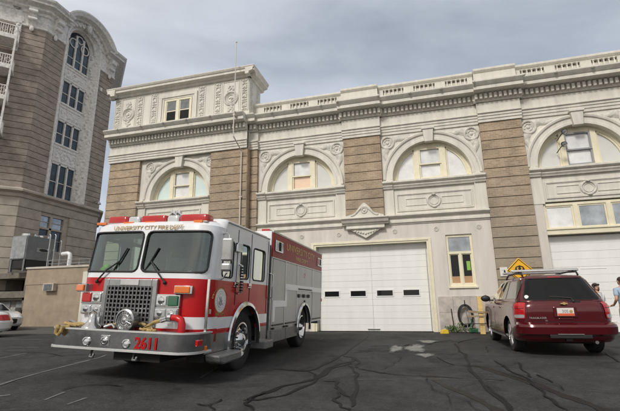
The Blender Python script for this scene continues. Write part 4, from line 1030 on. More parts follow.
# plan of the cab front: s runs from the passenger side round the nose to the driver's side
WC = 2.42; RC = .34; LA = RC*PI/2; LS = .12; LM = WC-2*RC; LT = 2*LS+2*LA+LM
def plan(s, inset=0):
    r = RC-inset
    if s < LS: return (-WC+inset, RC+LS-s)
    s -= LS
    if s < LA: a = s/RC; return (-WC+RC-r*math.cos(a), RC-r*math.sin(a))
    s -= LA
    if s < LM: return (-WC+RC+s, inset-.035*math.sin(PI*s/LM))
    s -= LM
    if s < LA: a = s/RC; return (-RC+r*math.sin(a), RC-r*math.cos(a))
    s -= LA
    return (-inset, RC+s)
def rake(z): return max(0, z-1.60)*.14
def FN(s, z, d):
    x, y = plan(s, d); k = 0
    if z > 2.40: q = (z-2.40)/.12; k = .10*(1-math.sqrt(max(0, 1-min(1, q)**2)))
    x2, y2 = plan(s, d+k) if k else (x, y)
    return (x2, y2+rake(z), z)
def sx(b): # lateral distance from the driver's side -> s, on the flat nose
    return LT-LS-LA-(b-RC)
wsL = rr_hole(LS+LA*.42, LT/2-.035, 1.66, 2.33, .09); wsR = rr_hole(LT/2+.035, LT-LS-LA*.42, 1.66, 2.33, .09)
b = MB(); sheet(b, FN, 0, LT, 1.56, 2.52, [wsL, wsR], ds=.08, dz=.08, reveal=.03)
cab = b.build('cab_upper_shell', 'white', FE, smooth=True)
b = MB(); sheet(b, FN, 0, LT, .98, 1.56, ds=.08, dz=.3); sheet(b, FN, 0, LT, .60, .80, ds=.08); nose = b.build('cab_nose', 'red', FE, smooth=True)
b = MB(); sheet(b, FN, 0, LT, .80, .98, ds=.08); b.build('white_band', 'white', nose, smooth=True)
for h_ in (wsL, wsR):
    b = MB(); patch(b, FN, h_, .018); g_ = b.build('windscreen', 'glass', FE, smooth=True)
    b = MB(); b.tube([Vector(p) for p in outline(FN, h_, -.002)], .018, 6, closed=True); b.build('rubber_seal', 'black', g_, smooth=True)
# cab sides
def side_x(x): return lambda s, z, d: (x-d if x > -1 else x+d, s, z)
Y0, Y1 = RC+LS, 2.68
wS = [rr_hole(.50, .90, 1.62, 2.26, .07), rr_hole(1.22, 1.60, 1.63, 2.26, .07), rr_hole(1.80, 2.42, 1.63, 2.26, .07)]
for sx_, nm in ((0, 1), (-WC, -1)):
    F_ = side_x(sx_); F1 = lambda s, z, d, F_=F_: F_(s+(rake(z) if s < Y0+.01 else 0), z, d)
    b = MB(); sheet(b, F1, Y0, Y1, 1.56, 2.56, wS, ds=.3, dz=.25, reveal=.03); b.build('cab_side_upper', 'white', FE)
    arch = (.44, 1.16, lambda z: (1.54-math.sqrt(max(0, .64**2-(z-.52)**2)), 1.54+math.sqrt(max(0, .64**2-(z-.52)**2))))
    b = MB(); sheet(b, F_, Y0, Y1, .97, 1.56, [arch], ds=.3, dz=.2, reveal=.04); sheet(b, F_, Y0, Y1, .72, .79, [arch], ds=.3, dz=.2, reveal=.04); b.build('cab_side_lower', 'red', FE)
    b = MB(); sheet(b, F_, Y0, Y1, .79, .97, [arch], ds=.3, dz=.2); b.build('side_white_band', 'white', FE)
    b = MB(); sheet(b, F_, .10 if nm > 0 else .10, Y1, .44, .72, [arch], ds=.3, dz=.2, reveal=.04); b.build('cab_sill', 'steel', FE)
    for h_ in wS:
        b = MB(); patch(b, F_, h_, .02); g_ = b.build('side_window', 'side_glass' if nm > 0 else 'clear_side_glass', FE)
        b = MB(); b.tube([Vector(p) for p in outline(F_, h_, -.002)], .014, 6, closed=True); b.build('rubber_seal', 'black', g_, smooth=True)
# front door window reaches forward past the corner
b = MB(); b.box(-.006, .004, .26, .44, 1.62, 2.0); 
# roof
def rr_plan(x0, x1, y0, y1, r, n=6):
    P = []
    for cx, cy, a in ((x1-r, y1-r, 0), (x0+r, y1-r, 90), (x0+r, y0+r, 180), (x1-r, y0+r, 270)):
        for i in range(n+1): t = R(a+90*i/n); P.append((cx+r*math.cos(t), cy+r*math.sin(t)))
    return P
def loft(mb, rings):
    n = len(rings[0]); vs = [q for r_ in rings for q in r_]
    mb.add(vs, [tuple(range(n))]+[(k*n+i, k*n+(i+1) % n, (k+1)*n+(i+1) % n, (k+1)*n+i) for k in range(len(rings)-1) for i in range(n)]+[tuple(range((len(rings)-1)*n, len(rings)*n))])
b = MB(); loft(b, [[(x, y, z) for x, y in rr_plan(-WC+i, -i, .14+i, 2.7, .2)] for z, i in ((2.46, .10), (2.52, .12))]); b.build('roof_skin', 'white', FE)
b = MB(); loft(b, [[(x, y, z) for x, y in rr_plan(-WC+.0+i, -i, .52+f_, 2.68-i, .14)] for z, i, f_ in ((2.28, .003, .0), (2.42, .003, -.06), (2.56, .003, .0), (2.61, .03, .03), (2.635, .10, .10))]); 
roofbox = b.build('raised_roof', 'white', FE, smooth=True)
cube('drip_rail', 'steel', -.004, .018, .60, 2.66, 2.555, 2.575)
# cab interior
cube('cab_floor', 'dark', -WC+.05, -.05, .15, 2.6, .95, 1.2)
cube('cab_rear_wall', 'seat', -WC+.05, -.05, 2.55, 2.62, 1.2, 2.3)
cube('dashboard', 'black', -WC+.12, -.12, .22, .55, 1.35, 1.68, bev=.05)
for x in (-.6, -1.85, -1.2):
    b = MB(); b.box(x-.24, x+.24, 1.0, 1.16, 1.3, 2.0); b.box(x-.14, x+.14, 1.0, 1.12, 2.0, 2.22); b.build('seat_back', 'seat', FE, bevel=.05)
b = MB(); b.torus((-.6, .62, 1.74), (0, -.9, .6), .21, .016, 22, 6); b.cyl((-.6, .62, 1.74), (-.6, .4, 1.5), .03); b.build('steering_wheel', 'black', FE, smooth=True)
b = MB()
for k in range(9): b.ball((-2.24+.05*math.sin(k*2.2), .36+.02*k, 1.71+.05*math.sin(k*1.7)), (.075, .06, .055), 8, 6)
o = b.build('hi_vis_jacket', 'hivis', smooth=True); o.matrix_world = FE.matrix_basis.copy(); tag(o, 'crumpled lime hi-vis jacket behind the passenger windscreen', 'jacket')
# lettering over the windscreens
words_row('UNIVERSITY CITY FIRE DEPT.', .105, 'gold', FE, 'cab_lettering', face_mtx((-1.20, .073, 2.393), '-y'), 1.36)
# wipers
for xs_, xe, xb in ((-1.98, -1.62, -2.02), (-.70, -1.02, -.66)):
    b = MB(); b.tube([(xs_, -.05, 1.50), ((xs_+xe)/2, -.06, 1.68), (xe, .0, 1.83)], .013, 6); b.tube([(xe-.13, -.0, 1.62), (xe, .0, 1.83), (xe+.10, .03, 2.05)], .014, 6); b.ball((xs_, -.04, 1.49), .03, 8, 6); b.build('wiper', 'black', FE, smooth=True)
# grille
gb = MB(); x0, x1 = -1.72, -.88
gb.box(-1.80, -1.70, -.085, .05, .80, 1.54); gb.box(-.90, -.80, -.085, .05, .80, 1.54); gb.box(-1.70, -.90, -.085, .05, 1.42, 1.54)
gr = gb.build('grille', 'steel', FE, bevel=.012)
cube('grille_cap', 'chrome', -1.47, -1.13, -.10, -.08, 1.44, 1.53, gr)
cube('grille_backing', 'dark', x0, x1, -.045, .0, .80, 1.43, gr, bev=0)
b = MB(); n = 12
for i in range(n+1): x = x0+(x1-x0)*i/n; b.box(x-.011, x+.011, -.085, -.06, .80, 1.43)
for i in range(10): z = .82+.60*i/9; b.box(x0, x1, -.078, -.055, z-.011, z+.011)
b.build('mesh_bars', 'grille_bar', gr)
# lamps on the nose
def lampbox(nm, x0, x1, z0, z1, y, cells):
    b = MB(); b.box(x0-.015, x1+.015, y, y+.09, z0-.015, z1+.015); o = b.build(nm, 'chrome', FE, bevel=.012)
    w_ = (x1-x0)/len(cells)
    for i, mm in enumerate(cells):
        b = MB(); b.box(x0+i*w_+.008, x0+(i+1)*w_-.008, y-.02, y+.02, z0+.008, z1-.008); q = b.build('lens', mm, o, bevel=.015)
        if mm == 'lens_clear':
            b = MB(); b.lathe((x0+(i+.5)*w_, y-.02, (z0+z1)/2), (0, -1, 0), [(min(w_, z1-z0)*.36, 0), (min(w_, z1-z0)*.3, .012), (.0, .02)], 16); b.build('reflector', 'chrome', q, smooth=True)
lampbox('warning_lamp', -.80, -.40, 1.13, 1.30, -.06, ['lens_clear', 'lens_green']); lampbox('headlamp', -.80, -.40, .96, 1.10, -.07, ['lens_clear', 'lens_clear'])
lampbox('warning_lamp', -2.22, -1.83, 1.15, 1.32, -.05, ['lens_red', 'lens_clear']); lampbox('headlamp', -2.19, -1.80, .98, 1.12, -.06, ['lens_clear', 'lens_clear'])
for xa, xb, ang in ((-.50, -.24, R(20)), (-2.34, -2.10, R(-20))):
    b = MB(Matrix.Translation(((xa+xb)/2, .02, 1.385)) @ Matrix.Rotation(ang, 4, 'Z')); b.box(-.14, .14, -.09, .06, -.065, .065); o = b.build('turn_signal', 'chrome', FE, bevel=.01)
    b = MB(Matrix.Translation(((xa+xb)/2, .02, 1.385)) @ Matrix.Rotation(ang, 4, 'Z')); b.box(-.13, .10, -.115, -.085, -.05, .05); b.build('lens', 'lens_amber', o, bevel=.012)
# bumper: extended deck with cut corners
BP = [(-2.46, .25), (-2.46, -.22), (-2.44, -.27), (-2.38, -.325), (-2.30, -.34), (-1.2, -.36), (-.26, -.34), (-.16, -.32), (-.06, -.25), (.0, -.16), (.025, -.06), (.03, .25)]
def band(mb, P, z0, z1, off, th=.02):
    n = len(P); Q = []
    for i, p in enumerate(P):
        d = (Vector(P[min(i+1, n-1)])-Vector(P[max(i-1, 0)])).normalized(); nn = Vector((d.y, -d.x)); Q.append((nn, p))
    a = [(p[0]+nn.x*off, p[1]+nn.y*off) for nn, p in Q]; c = [(p[0]+nn.x*(off-th), p[1]+nn.y*(off-th)) for nn, p in Q]
    vs = [(x, y, z) for z in (z0, z1) for L_ in (a, c) for x, y in L_]
    f = []
    for i in range(n-1):
        f += [(i, i+1, 2*n+i+1, 2*n+i), (n+i, 3*n+i, 3*n+i+1, n+i+1), (i, n+i, n+i+1, i+1), (2*n+i, 2*n+i+1, 3*n+i+1, 3*n+i)]
    mb.add(vs, f)
b = MB(); band(b, BP, .50, .755, 0, .03); bump = b.build('bumper', 'bumper_chrome', FE, smooth=True)
b = MB(); band(b, BP, .752, .775, .018, .05); b.build('upper_lip', 'polished_trim', bump, smooth=True)
b = MB(); band(b, BP, .475, .505, .018, .05); b.build('lower_lip', 'polished_trim', bump, smooth=True)
b = MB(); b.prism([(x*.985-.018 if x < -1 else x*.985-.015, y+.02) for x, y in BP], 'z', .73, .762); b.build('bumper_deck', 'tread', bump)
text('2611', .225, 'lens_red', bump, 'bumper_number', face_mtx((-.675, -.359, .60), '-y'), width=.37, bold=.007)
for x in (-1.73, -1.02):
    b = MB(); b.lathe((x, -.352, .585), (0, -1, 0), [(.068, -.02), (.068, .015), (.052, .02), (.048, .0), (.0, -.01)], 20); o = b.build('fog_lamp', 'chrome', bump, smooth=True)
    b = MB(); b.lathe((x, -.352, .585), (0, -1, 0), [(.049, .006), (.03, .016), (0, .02)], 18); b.build('lens', 'lens_clear', o, smooth=True)
b = MB(); b.box(-1.47, -1.31, -.372, -.34, .535, .695); o = b.build('horn_grille', 'steel', bump, bevel=.01)
b = MB(); b.lathe((-1.39, -.37, .615), (0, -1, 0), [(.062, 0), (.062, .012), (.045, .016), (.045, .004), (.03, .014), (0, .02)], 20); b.build('horn_cap', 'chrome', o, smooth=True)
b = MB(); b.box(-.005, .04, -.16, -.01, .585, .67); b.build('side_marker', 'lens_red', bump, bevel=.01)
b = MB(); b.box(.02, .045, .07, .12, .50, .57); b.build('amber_reflector', 'lens_amber', bump, bevel=.01)
cube('front_underside', 'dark', -1.30, -.5, -.25, .6, .34, .50); cube('bumper_support', 'dark', -2.1, -.3, -.2, .6, .46, .6)
for x in (-1.70, -.94):
    b = MB(); b.tube([(x, -.22, .50), (x, -.26, .42), (x+.02, -.30, .36), (x+.07, -.30, .36), (x+.08, -.29, .41)], .018, 8); b.build('tow_hook', 'steel', FE, smooth=True)
# bell, siren, intake, hose on the bumper deck
b = MB(); b.lathe((-1.84, -.17, .77), (0, 0, 1), [(.155, 0), (.15, .015), (.115, .05), (.08, .09), (.062, .14), (.055, .19), (.03, .22), (.0, .225)], 24); b.tube([(-1.93, -.17, .93), (-1.92, -.17, 1.0), (-1.84, -.17, 1.04), (-1.76, -.17, 1.0), (-1.75, -.17, .93)], .012, 6); b.build('bell', 'chrome', FE, smooth=True)
b = MB(); c_ = Vector((-1.17, -.24, .915)); b.lathe(c_, (0, -1, 0), [(.09, -.26), (.13, -.2), (.15, -.05), (.165, 0), (.165, .03), (.14, .045), (.135, .02), (.06, .03), (.0, .05)], 28)
for r_ in (.05, .08, .11): b.torus(c_+Vector((0, -.035, 0)), (0, 1, 0), r_, .005, 24, 5)
for k in range(16): a = 2*PI*k/16; b.cyl(c_+Vector((.03*math.cos(a), -.035, .03*math.sin(a))), c_+Vector((.135*math.cos(a), -.03, .135*math.sin(a))), .004, n=5)
b.box(-1.21, -1.13, -.2, -.06, .76, .82); b.build('siren', 'steel', FE, smooth=True)
b = MB(); b.tube([(-.26, -.14, .76), (-.26, -.14, .88), (-.28, -.14, .94), (-.36, -.14, .97), (-.44, -.14, .97)], [.06, .06, .055, .05, .045], 12); o = b.build('intake_elbow', 'red', FE, smooth=True)
b = MB(); b.cyl((-.44, -.14, .97), (-.50, -.14, .97), .058, n=12); b.cyl((-.52, -.14, .96), (-.62, -.14, .93), .045, n=12); b.build('coupling', 'steel', o, smooth=True)
b = MB(); b.tube([(-.60, -.14, .93), (-.70, -.17, .90), (-.80, -.2, .84), (-.86, -.2, .80), (-.78, -.24, .785), (-.6, -.26, .785)], [.026, .03, .022, .024, .03, .02], 8); b.tube([(-.9, -.1, .84), (-1.0, -.08, .86), (-1.3, -.06, .85), (-1.6, -.1, .82)], .022, 8); b.tube([(-.9, -.24, .80), (-.8, -.28, .79), (-.72, -.22, .82), (-.66, -.27, .79)], .018, 6); b.build('canvas_hose', 'hose', FE, smooth=True)
b = MB()
for k in range(7):
    w_ = .02*math.sin(k*2.3); b.tube([(-2.40+.03*k, -.05-.035*k, .785+.004*k), (-2.30, -.08-.03*k+w_, .80+.005*k), (-2.16, -.06-.035*k, .825-.004*k+w_*.4), (-2.02, -.09-.03*k-w_, .80)], [.014, .022, .019, .014], 8)
b.tube([(-2.34, -.30, .79), (-2.30, -.37, .785), (-2.27, -.392, .75), (-2.285, -.395, .69), (-2.24, -.392, .655), (-2.20, -.392, .70), (-2.19, -.38, .77), (-2.14, -.3, .79)], [.02, .028, .034, .028, .02, .03, .03, .02], 8); b.build('folded_hose', 'hose', FE, smooth=True)
b = MB()
for k in range(6): b.cyl((-2.42+.05*k, .0-.02*k, .78), (-2.40+.05*k, -.03-.02*k, .86-.008*k), .022, n=8)
b.tube([(-1.62, -.15, .79), (-1.5, -.12, .83), (-1.42, -.15, .78)], .022, 8); b.build('hose_fittings', 'steel', FE, smooth=True)
# light bar
b = MB(); b.box(-2.37, -.18, .20, .48, 2.49, 2.52); b.box(-1.5, -1.3, .24, .5, 2.44, 2.49); b.box(-.7, -.5, .24, .5, 2.44, 2.49); b.box(-2.2, -2.0, .24, .5, 2.44, 2.49)
lb = b.build('light_bar', 'steel', FE, bevel=.008)
def pod(x0, x1, z0, z1, mm, nm='lens'):
    b = MB(); rings = [[(x, y, z) for x, y in rr_plan(x0+i, x1-i, .21+i, .47-i, .05)] for z, i in ((z0, 0), (z1-.03, .004), (z1-.008, .015), (z1, .04))]; loft(b, rings); b.build(nm, mm, lb, smooth=True)
for a_, b_ in ((-2.17, -1.76), (-1.49, -.98), (-.72, -.19)): pod(a_, b_, 2.522, 2.645, 'lens_red', 'red_dome')
for a_, b_ in ((-1.75, -1.50), (-.97, -.73)): pod(a_, b_, 2.522, 2.635, 'lens_clear', 'clear_dome')
for a_, b_ in ((-2.36, -2.16), (-1.80, -1.60), (-1.36, -1.16), (-.42, -.26)):
    b = MB(); b.box(a_, b_, .182, .21, 2.485, 2.53); b.build('amber_lamp', 'lens_amber', lb, bevel=.006)
b = MB(); b.tube([(-.9, .34, 2.62), (-.9, .34, 2.67)], .02); b.lathe((-.9, .28, 2.69), (0, -1, 0), [(.03, -.08), (.045, 0), (.0, .01)], 12); b.tube([(-.8, .34, 2.62), (-.8, .34, 2.67)], .02); b.lathe((-.8, .28, 2.69), (0, -1, 0), [(.03, -.08), (.045, 0), (.0, .01)], 12); b.build('spot_lamp', 'chrome', lb, smooth=True)
# doors: seams, handles, rails
b = MB()
for y, z0, z1 in ((.10, .45, 1.56), (1.06, 1.16, 2.5), (1.68, 1.13, 2.52), (2.60, .98, 2.5)): b.box(.001, .006, y-.007, y+.007, z0, z1)
b.build('door_seam', 'dark', FE)
cube('door_hinge_trim', 'chrome', -.02, .022, .085, .105, .50, 1.56)
for y in (.98, 1.60):
    b = MB(); b.box(.004, .03, y, y+.12, 1.50, 1.56); b.box(.004, .02, y-.02, y+.14, 1.47, 1.49); b.build('door_handle', 'chrome', FE, bevel=.005)
def grab(y, z0, z1, mm='chrome', r_=.016, x=0):
    b = MB(); b.tube([(x, y, z0), (x+.07, y, z0+.03), (x+.07, y, (z0+z1)/2), (x+.07, y, z1-.03), (x, y, z1)], r_, 8); return b.build('grab_rail', mm, FE, smooth=True)
grab(1.14, 1.36, 1.88, 'chrome', .02); grab(2.76, 1.28, 1.82, x=.0)
b = MB()
for k in range(9): b.box(.05, .10, 1.11, 1.17, 1.40+.05*k, 1.43+.05*k)
b.build('rubber_grip', 'black', FE)
cube('side_lamp', 'chrome', .0, .06, .93, 1.14, 2.09, 2.25)
cube('fuel_latch', 'chrome', .002, .02, .16, .20, 1.03, 1.10)
# mirrors
for sg, x in ((1, 0),):
    b = MB(); xx = x+sg*.28; b.tube([(x-.01, .50, 2.34), (x+sg*.2, .2, 2.30), (xx, .12, 2.26), (xx, .12, 1.66), (x+sg*.2, .16, 1.58), (x-.0, .52, 1.58)], .013, 6); mo = b.build('mirror_arm', 'chrome', FE, smooth=True)
    b = MB(); b.box(xx-.09, xx+.09, .05, .12, 1.84, 2.20); b.build('mirror_housing', 'steel', mo, bevel=.025)
    b = MB(); b.box(xx-.085, xx+.085, .05, .12, 1.68, 1.81); b.build('convex_mirror', 'steel', mo, bevel=.03)
# emblem on the door
for r_, mm, dx in ((.20, 'gold', .003), (.185, 'white', .006), (.115, 'grey_paint', .009), (.109, 'white', .011)):
    b = MB(); b.lathe((0, .52, 1.235), (1, 0, 0), [(r_, dx-.003), (r_, dx), (0, dx)], 32)
    o = b.build('emblem' if mm == 'gold' else 'disc', mm, FE if mm == 'gold' else em)
    if mm == 'gold': em = o
b = MB(); rn = random.Random(3)
for k in range(16): a = rn.uniform(0, 2*PI); q = rn.uniform(0, .075); b.ball((.0115, .52+q*math.cos(a), 1.235+q*math.sin(a)), (.002, rn.uniform(.01, .03), rn.uniform(.01, .03)), 6, 4)
for k in range(22): a = 2*PI*k/22; b.box(.007, .0085, .52+.152*math.cos(a)-.004, .52+.152*math.cos(a)+.004, 1.235+.152*math.sin(a)-.008, 1.235+.152*math.sin(a)+.008)
b.build('seal_drawing', 'grey_paint', em)
s_ = 'UNIVERSITY CITY'
for i, ch in enumerate(s_):
    if ch == ' ': continue
    a = R(160-140*i/(len(s_)-1)); 
    m_ = Matrix.Translation((.003, .52-.28*math.cos(a)*1.25, 1.20+.27*math.sin(a))) @ Matrix.Rotation(-(PI/2-a)*.8, 4, 'X').inverted() @ face_mtx((0, 0, 0), '+x')
    m_ = Matrix.Translation((.003, .52-.36*math.cos(PI-a)*-1 if 0 else .52-.36*math.cos(a), 1.18+.27*math.sin(a))) @ face_mtx((0,0,0), '+x') @ Matrix.Rotation(a-PI/2, 4, 'Z').inverted() if 0 else Matrix.Translation((.003, .52-.29*math.cos(R(20+140*i/(len(s_)-1))), 1.20+.235*math.sin(R(20+140*i/(len(s_)-1))))) @ face_mtx((0,0,0), '+x') @ Matrix.Rotation(R(70-140*i/(len(s_)-1))*.7, 4, 'Z')
    text(ch, .055, 'gold', em, 'door_letter', m_)
text('FIRE DEPT.', .06, 'gold', em, 'door_lettering', face_mtx((.003, .54, 1.015), '+x'), width=.32)
# fenders and wheels
def wheel(x, y, r_, w_, face, dual=False):
    b = MB(); b.lathe((x, y, r_), (face, 0, 0), [(.30, -w_), (r_*.9, -w_), (r_, -w_+.04), (r_, -.045), (r_*.985, -.02), (r_*.93, 0), (.34, .005), (.30, -.02)], 40)
    for k in range(3): b.torus((x-face*(w_*.25*(k+1)), y, r_), (1, 0, 0), r_-.002, .006, 40, 4)
    wo = b.build('wheel', 'rubber', FE, smooth=True)
    b = MB(); b.lathe((x, y, r_), (face, 0, 0), [(.315, -.01), (.315, .012), (.29, .015), (.275, -.03), (.23, -.05 if not dual else -.12), (.15, -.03 if not dual else -.12), (.13, .02 if not dual else -.10), (.10, .05 if not dual else -.02), (.06, .07 if not dual else .03), (0, .075 if not dual else .035)], 36); rim = b.build('rim', 'chrome', wo, smooth=True)
    b = MB()
    for k in range(10): a = 2*PI*k/10; d0 = -.046 if not dual else -.116; c = Vector((x+face*d0, y+.235*math.cos(a), r_+.235*math.sin(a))); b.cyl(c, c+Vector((face*.012, 0, 0)), .032, n=10)
    b.build('hand_holes', 'dark', rim)
    b = MB()
    for k in range(10): a = 2*PI*(k+.5)/10; d0 = -.03 if not dual else -.118; c = Vector((x+face*d0, y+.165*math.cos(a), r_+.165*math.sin(a))); b.cyl(c, c+Vector((face*.04, 0, 0)), .015, n=6)
    b.build('lug_nuts', 'chrome', rim)
for x, f_ in ((-.05, 1), (-WC+.05, -1)):
    wheel(x, 1.54, .53, .30, f_); wheel(x, 5.54, .53, .30, f_, True)
cube('front_wheel_well', 'dark', -WC+.40, -.40, .75, 2.3, .5, 1.25, bev=0); cube('wheel_well_liner', 'dark', -.40, -.05, .8, 2.28, 1.18, 1.24, bev=0); cube('rear_wheel_well', 'dark', -WC+.4, -.40, 4.8, 6.3, .4, 1.4, bev=0)
cube('front_axle', 'dark', -2.1, -.3, 1.46, 1.62, .45, .6); cube('rear_axle', 'dark', -2.1, -.3, 5.46, 5.62, .45, .6)
cube('chassis_rail', 'dark', -1.9, -.5, .3, 7.4, .52, .8)
for x in (0, -WC):
    for y, r_ in ((1.54, .66), (5.54, .64)):
        b = MB(); sg = 1 if x == 0 else -1; P = []; n = 22
        for i in range(n+1):
            a = R(-8)+R(196)*i/n; P.append((x+sg*.03, y+r_*math.cos(a), .52+r_*math.sin(a)))
        vs = []
        for p_ in P:
            c = Vector((x+sg*.03, y, .52)); d = (Vector(p_)-c).normalized()
            for dr, dx in ((0, .005), (.0, .035), (.055, .025), (.075, 0), (.06, -.03), (0, -.03)): q = Vector(p_)+d*(dr-.03)+Vector((sg*dx, 0, 0)); vs.append(tuple(q))
        b.add(vs, [(i*6+j, i*6+(j+1) % 6, (i+1)*6+(j+1) % 6, (i+1)*6+j) for i in range(n) for j in range(6)])
        b.build('fender_trim', 'chrome', FE, smooth=True)
# steps
b = MB(); b.prism([(.12, .44), (.92, .44), (.92, .30), (.30, .29), (.16, .33)], 'x', .0, .26); b.build('cab_step', 'tread', FE, bevel=.03)
b = MB(); b.prism([(2.22, .46), (2.68, .46), (2.68, .30), (2.22, .30)], 'x', -.2, .18); b.build('rear_cab_step', 'tread', FE, bevel=.02)
cube('step_riser', 'dark', -.3, -.01, .12, .85, .32, .5); cube('step_riser', 'dark', -.3, -.01, 2.25, 2.7, .32, .5)
# body
B0, B1 = 2.84, 7.62
b = MB(); b.box(-WC, -.01, B0, B1, 1.45, 2.76); b.box(-WC, -.01, B0, 4.85, .36, 1.45); b.box(-WC, -.01, 6.30, B1, .62, 1.45); body = b.build('equipment_body', 'steel', FE, bevel=.01)
cube('pump_gap', 'seat', -WC+.1, -.06, 2.66, 2.86, .5, 2.5); cube('corner_post', 'steel', -.05, .006, B0-.02, B0+.05, .62, 2.20)
M['header'] = mat('red_header_panel', (.27, .010, .014), .4, coat=.0, spec=.25, var=.1)
M['shutter'] = mat('silver_roll_up_shutter', (.50, .505, .49), .42, metal=.35, var=.10, vscale=2, streak=True)
cube('red_header', 'header', -.02, .012, B0, B1, 2.20, 2.75, body); cube('header_front', 'white', -WC+.02, -.02, B0-.02, B0, 2.45, 2.78, body)
cube('top_rail', 'steel', -.03, .02, B0, B1, 2.75, 2.79, body); cube('lower_rail', 'steel', -.02, .018, B0, B1, 2.17, 2.20, body)
cube('rear_roof_lamp', 'lens_red', -.3, -.12, B0+.05, B0+.35, 2.78, 2.84, body)
for y in (3.0, 7.0):
    b = MB(); b.box(.012, .04, y-.02, y+.50, 2.34, 2.60); o = b.build('scene_lamp', 'chrome', body, bevel=.01)
    for q, mm in ((0, 'lens_clear'), (1, 'dark'), (2, 'lens_clear')): 
        b = MB(); b.box(.04, .055, y+.02+q*.16, y+.14+q*.16, 2.37, 2.57); b.build('lens', mm if y < 5 or q != 0 else 'lens_red', o, bevel=.006)
words_row('UNIVERSITY CITY', .26, 'gold', body, 'body_lettering', face_mtx((.014, 5.2, 2.54), '+x'), 2.75)
words_row('FIRE DEPT.', .15, 'gold', body, 'body_lettering', face_mtx((.014, 5.25, 2.32), '+x'), 1.25)
for i, (ya, yb, za) in enumerate(((2.93, 3.80, .66), (3.87, 4.80, .66), (4.87, 6.40, 1.50), (6.47, 7.56, .66))):
    b = MB(); z = za
    while z < 2.14: b.box(.0, .008, ya, yb, z, min(z+.034, 2.16)-.002); z += .036
    b.box(-.02, .004, ya, yb, za, 2.16)
    o = b.build('roll_up_door', 'shutter', body)
    cube('door_frame', 'steel', -.01, .016, yb, yb+.07, za, 2.17, o, bev=.004)
    b = MB(); b.cyl((.02, ya+.05, za+.05), (.02, yb-.05, za+.05), .016, n=8); b.build('lift_bar', 'black', o)
text('12', .20, 'lens_red', body, 'shutter_number', face_mtx((.011, 5.55, 1.93), '+x'))
archR = (.44, 1.14, lambda z: (5.54-math.sqrt(max(0, .62**2-(z-.52)**2)), 5.54+math.sqrt(max(0, .62**2-(z-.52)**2))))
b = MB(); sheet(b, side_x(.002), 4.86, 6.44, .62, 1.46, [archR], ds=.3, dz=.2, reveal=.05); b.build('wheel_panel', 'shutter', body)
b = MB()
for y in (5.0, 5.5, 6.0): b.cyl((.0, y, 1.37), (.035, y, 1.37), .05, n=14); b.box(.0, .02, y-.16, y+.16, 1.33, 1.41)
b.cyl((.0, 5.6, 1.22), (.03, 5.6, 1.22), .035, n=12)
b.build('panel_latches', 'black', body)
for ya, yb in ((3.0, 3.95), (4.0, 4.95)): cube('skirt_door', 'tread', -.02, .012, ya, yb, .35, .60, body)
b = MB()
for y in (3.1, 3.9, 4.1, 4.9): b.box(.0, .02, y-.05, y+.05, .615, .655)
b.build('skirt_hinge', 'black', body)
# white reflective zigzag
M['reflect'] = mat('white_reflective_tape', (.78, .79, .78), .4, coat=.3)
for a_, b_, c_, e_ in ((3.0, 3.14, .78, 1.10), (3.0, 3.98, 1.10, 1.24), (3.84, 3.98, 1.24, 1.50), (3.84, 7.58, 1.50, 1.64)): cube('reflective_stripe', 'reflect', .008, .0185, a_, b_, c_, e_, body, bev=0)
cube('red_pinstripe', 'red', .0, .006, Y0, 1.0, .755, .775)
cube('tailboard', 'tread', -2.3, -.1, B1, B1+.35, .52, .60, body); cube('rear_side_lamp', 'lens_amber', -.02, .03, B1-.02, B1+.05, 1.22, 1.32, body)
# ================================================================ cars
M['suv'] = mat('dark_cherry_metallic', (.085, .003, .007), .22, metal=.25, coat=.6, var=.08, vscale=1.5)
M['suv_glass'] = mat('tinted_car_glass', (.006, .007, .008), .05, spec=.3, var=.4, vscale=2)
M['suv_side'] = mat('tinted_side_glass', (.05, .05, .048), .05, metal=.3, coat=1.0)
M['carwhite'] = mat('white_car_paint', (.66, .67, .67), .25, coat=1.0)
M['plate'] = mat('number_plate', (.68, .66, .62), .45)
M['plate_red'] = mat('orange_red_plate_band', (.62, .10, .04), .45)
M['alloy'] = mat('silver_alloy', (.5, .5, .5), .28, metal=.9, var=.2, vscale=9)
def lerp(a, b, t): return a+(b-a)*t
class Shell:
    """car body as stacked rounded plans; s runs 0-1 rear, 1-2 right, 2-3 front, 3-4 left"""
    def __init__(s, lv): s.lv = lv      # (z, x0, x1, y0, y1, r, bow)
    def __call__(s, u, z, d=0):
        lv = s.lv; k = 0
        while k < len(lv)-2 and z > lv[k+1][0]: k += 1
        a, b = lv[k], lv[k+1]; t = max(0, min(1, (z-a[0])/(b[0]-a[0])))
        x0, x1, y0, y1, r, bow = [lerp(a[i], b[i], t) for i in range(1, 7)]
        x0 += d; x1 -= d; y0 += d; y1 -= d; r = max(.01, r-d)
        u = u % 4; side = int(u); t = u-side
        Ln = (x1-x0) if side in (0, 2) else (y1-y0); ta = min(.5, r*.9/Ln)
        if t < ta: a_ = R(45)+R(45)*t/ta; p, q = r-r*math.cos(a_)*1.0, r-r*math.sin(a_)
        elif t > 1-ta: a_ = R(45)+R(45)*(1-t)/ta; p, q = Ln-(r-r*math.cos(a_)), r-r*math.sin(a_)
        else: p, q = r+(Ln-2*r)*(t-ta)/(1-2*ta), 0
        q -= bow*math.sin(PI*p/Ln)
        if side == 0: return (x0+p, y0+q, z)
        if side == 1: return (x1-q, y0+p, z)
        if side == 2: return (x1-p, y1-q, z)
        return (x0+q, y1-p, z)
def u_of_y(sh, y, z, right=True):
    lo, hi = (1., 2.) if right else (3., 4.)
    for _ in range(40):
        m_ = (lo+hi)/2; yy = sh(m_, z)[1]
        if (yy < y) == right: lo = m_
        else: hi = m_
    return (lo+hi)/2
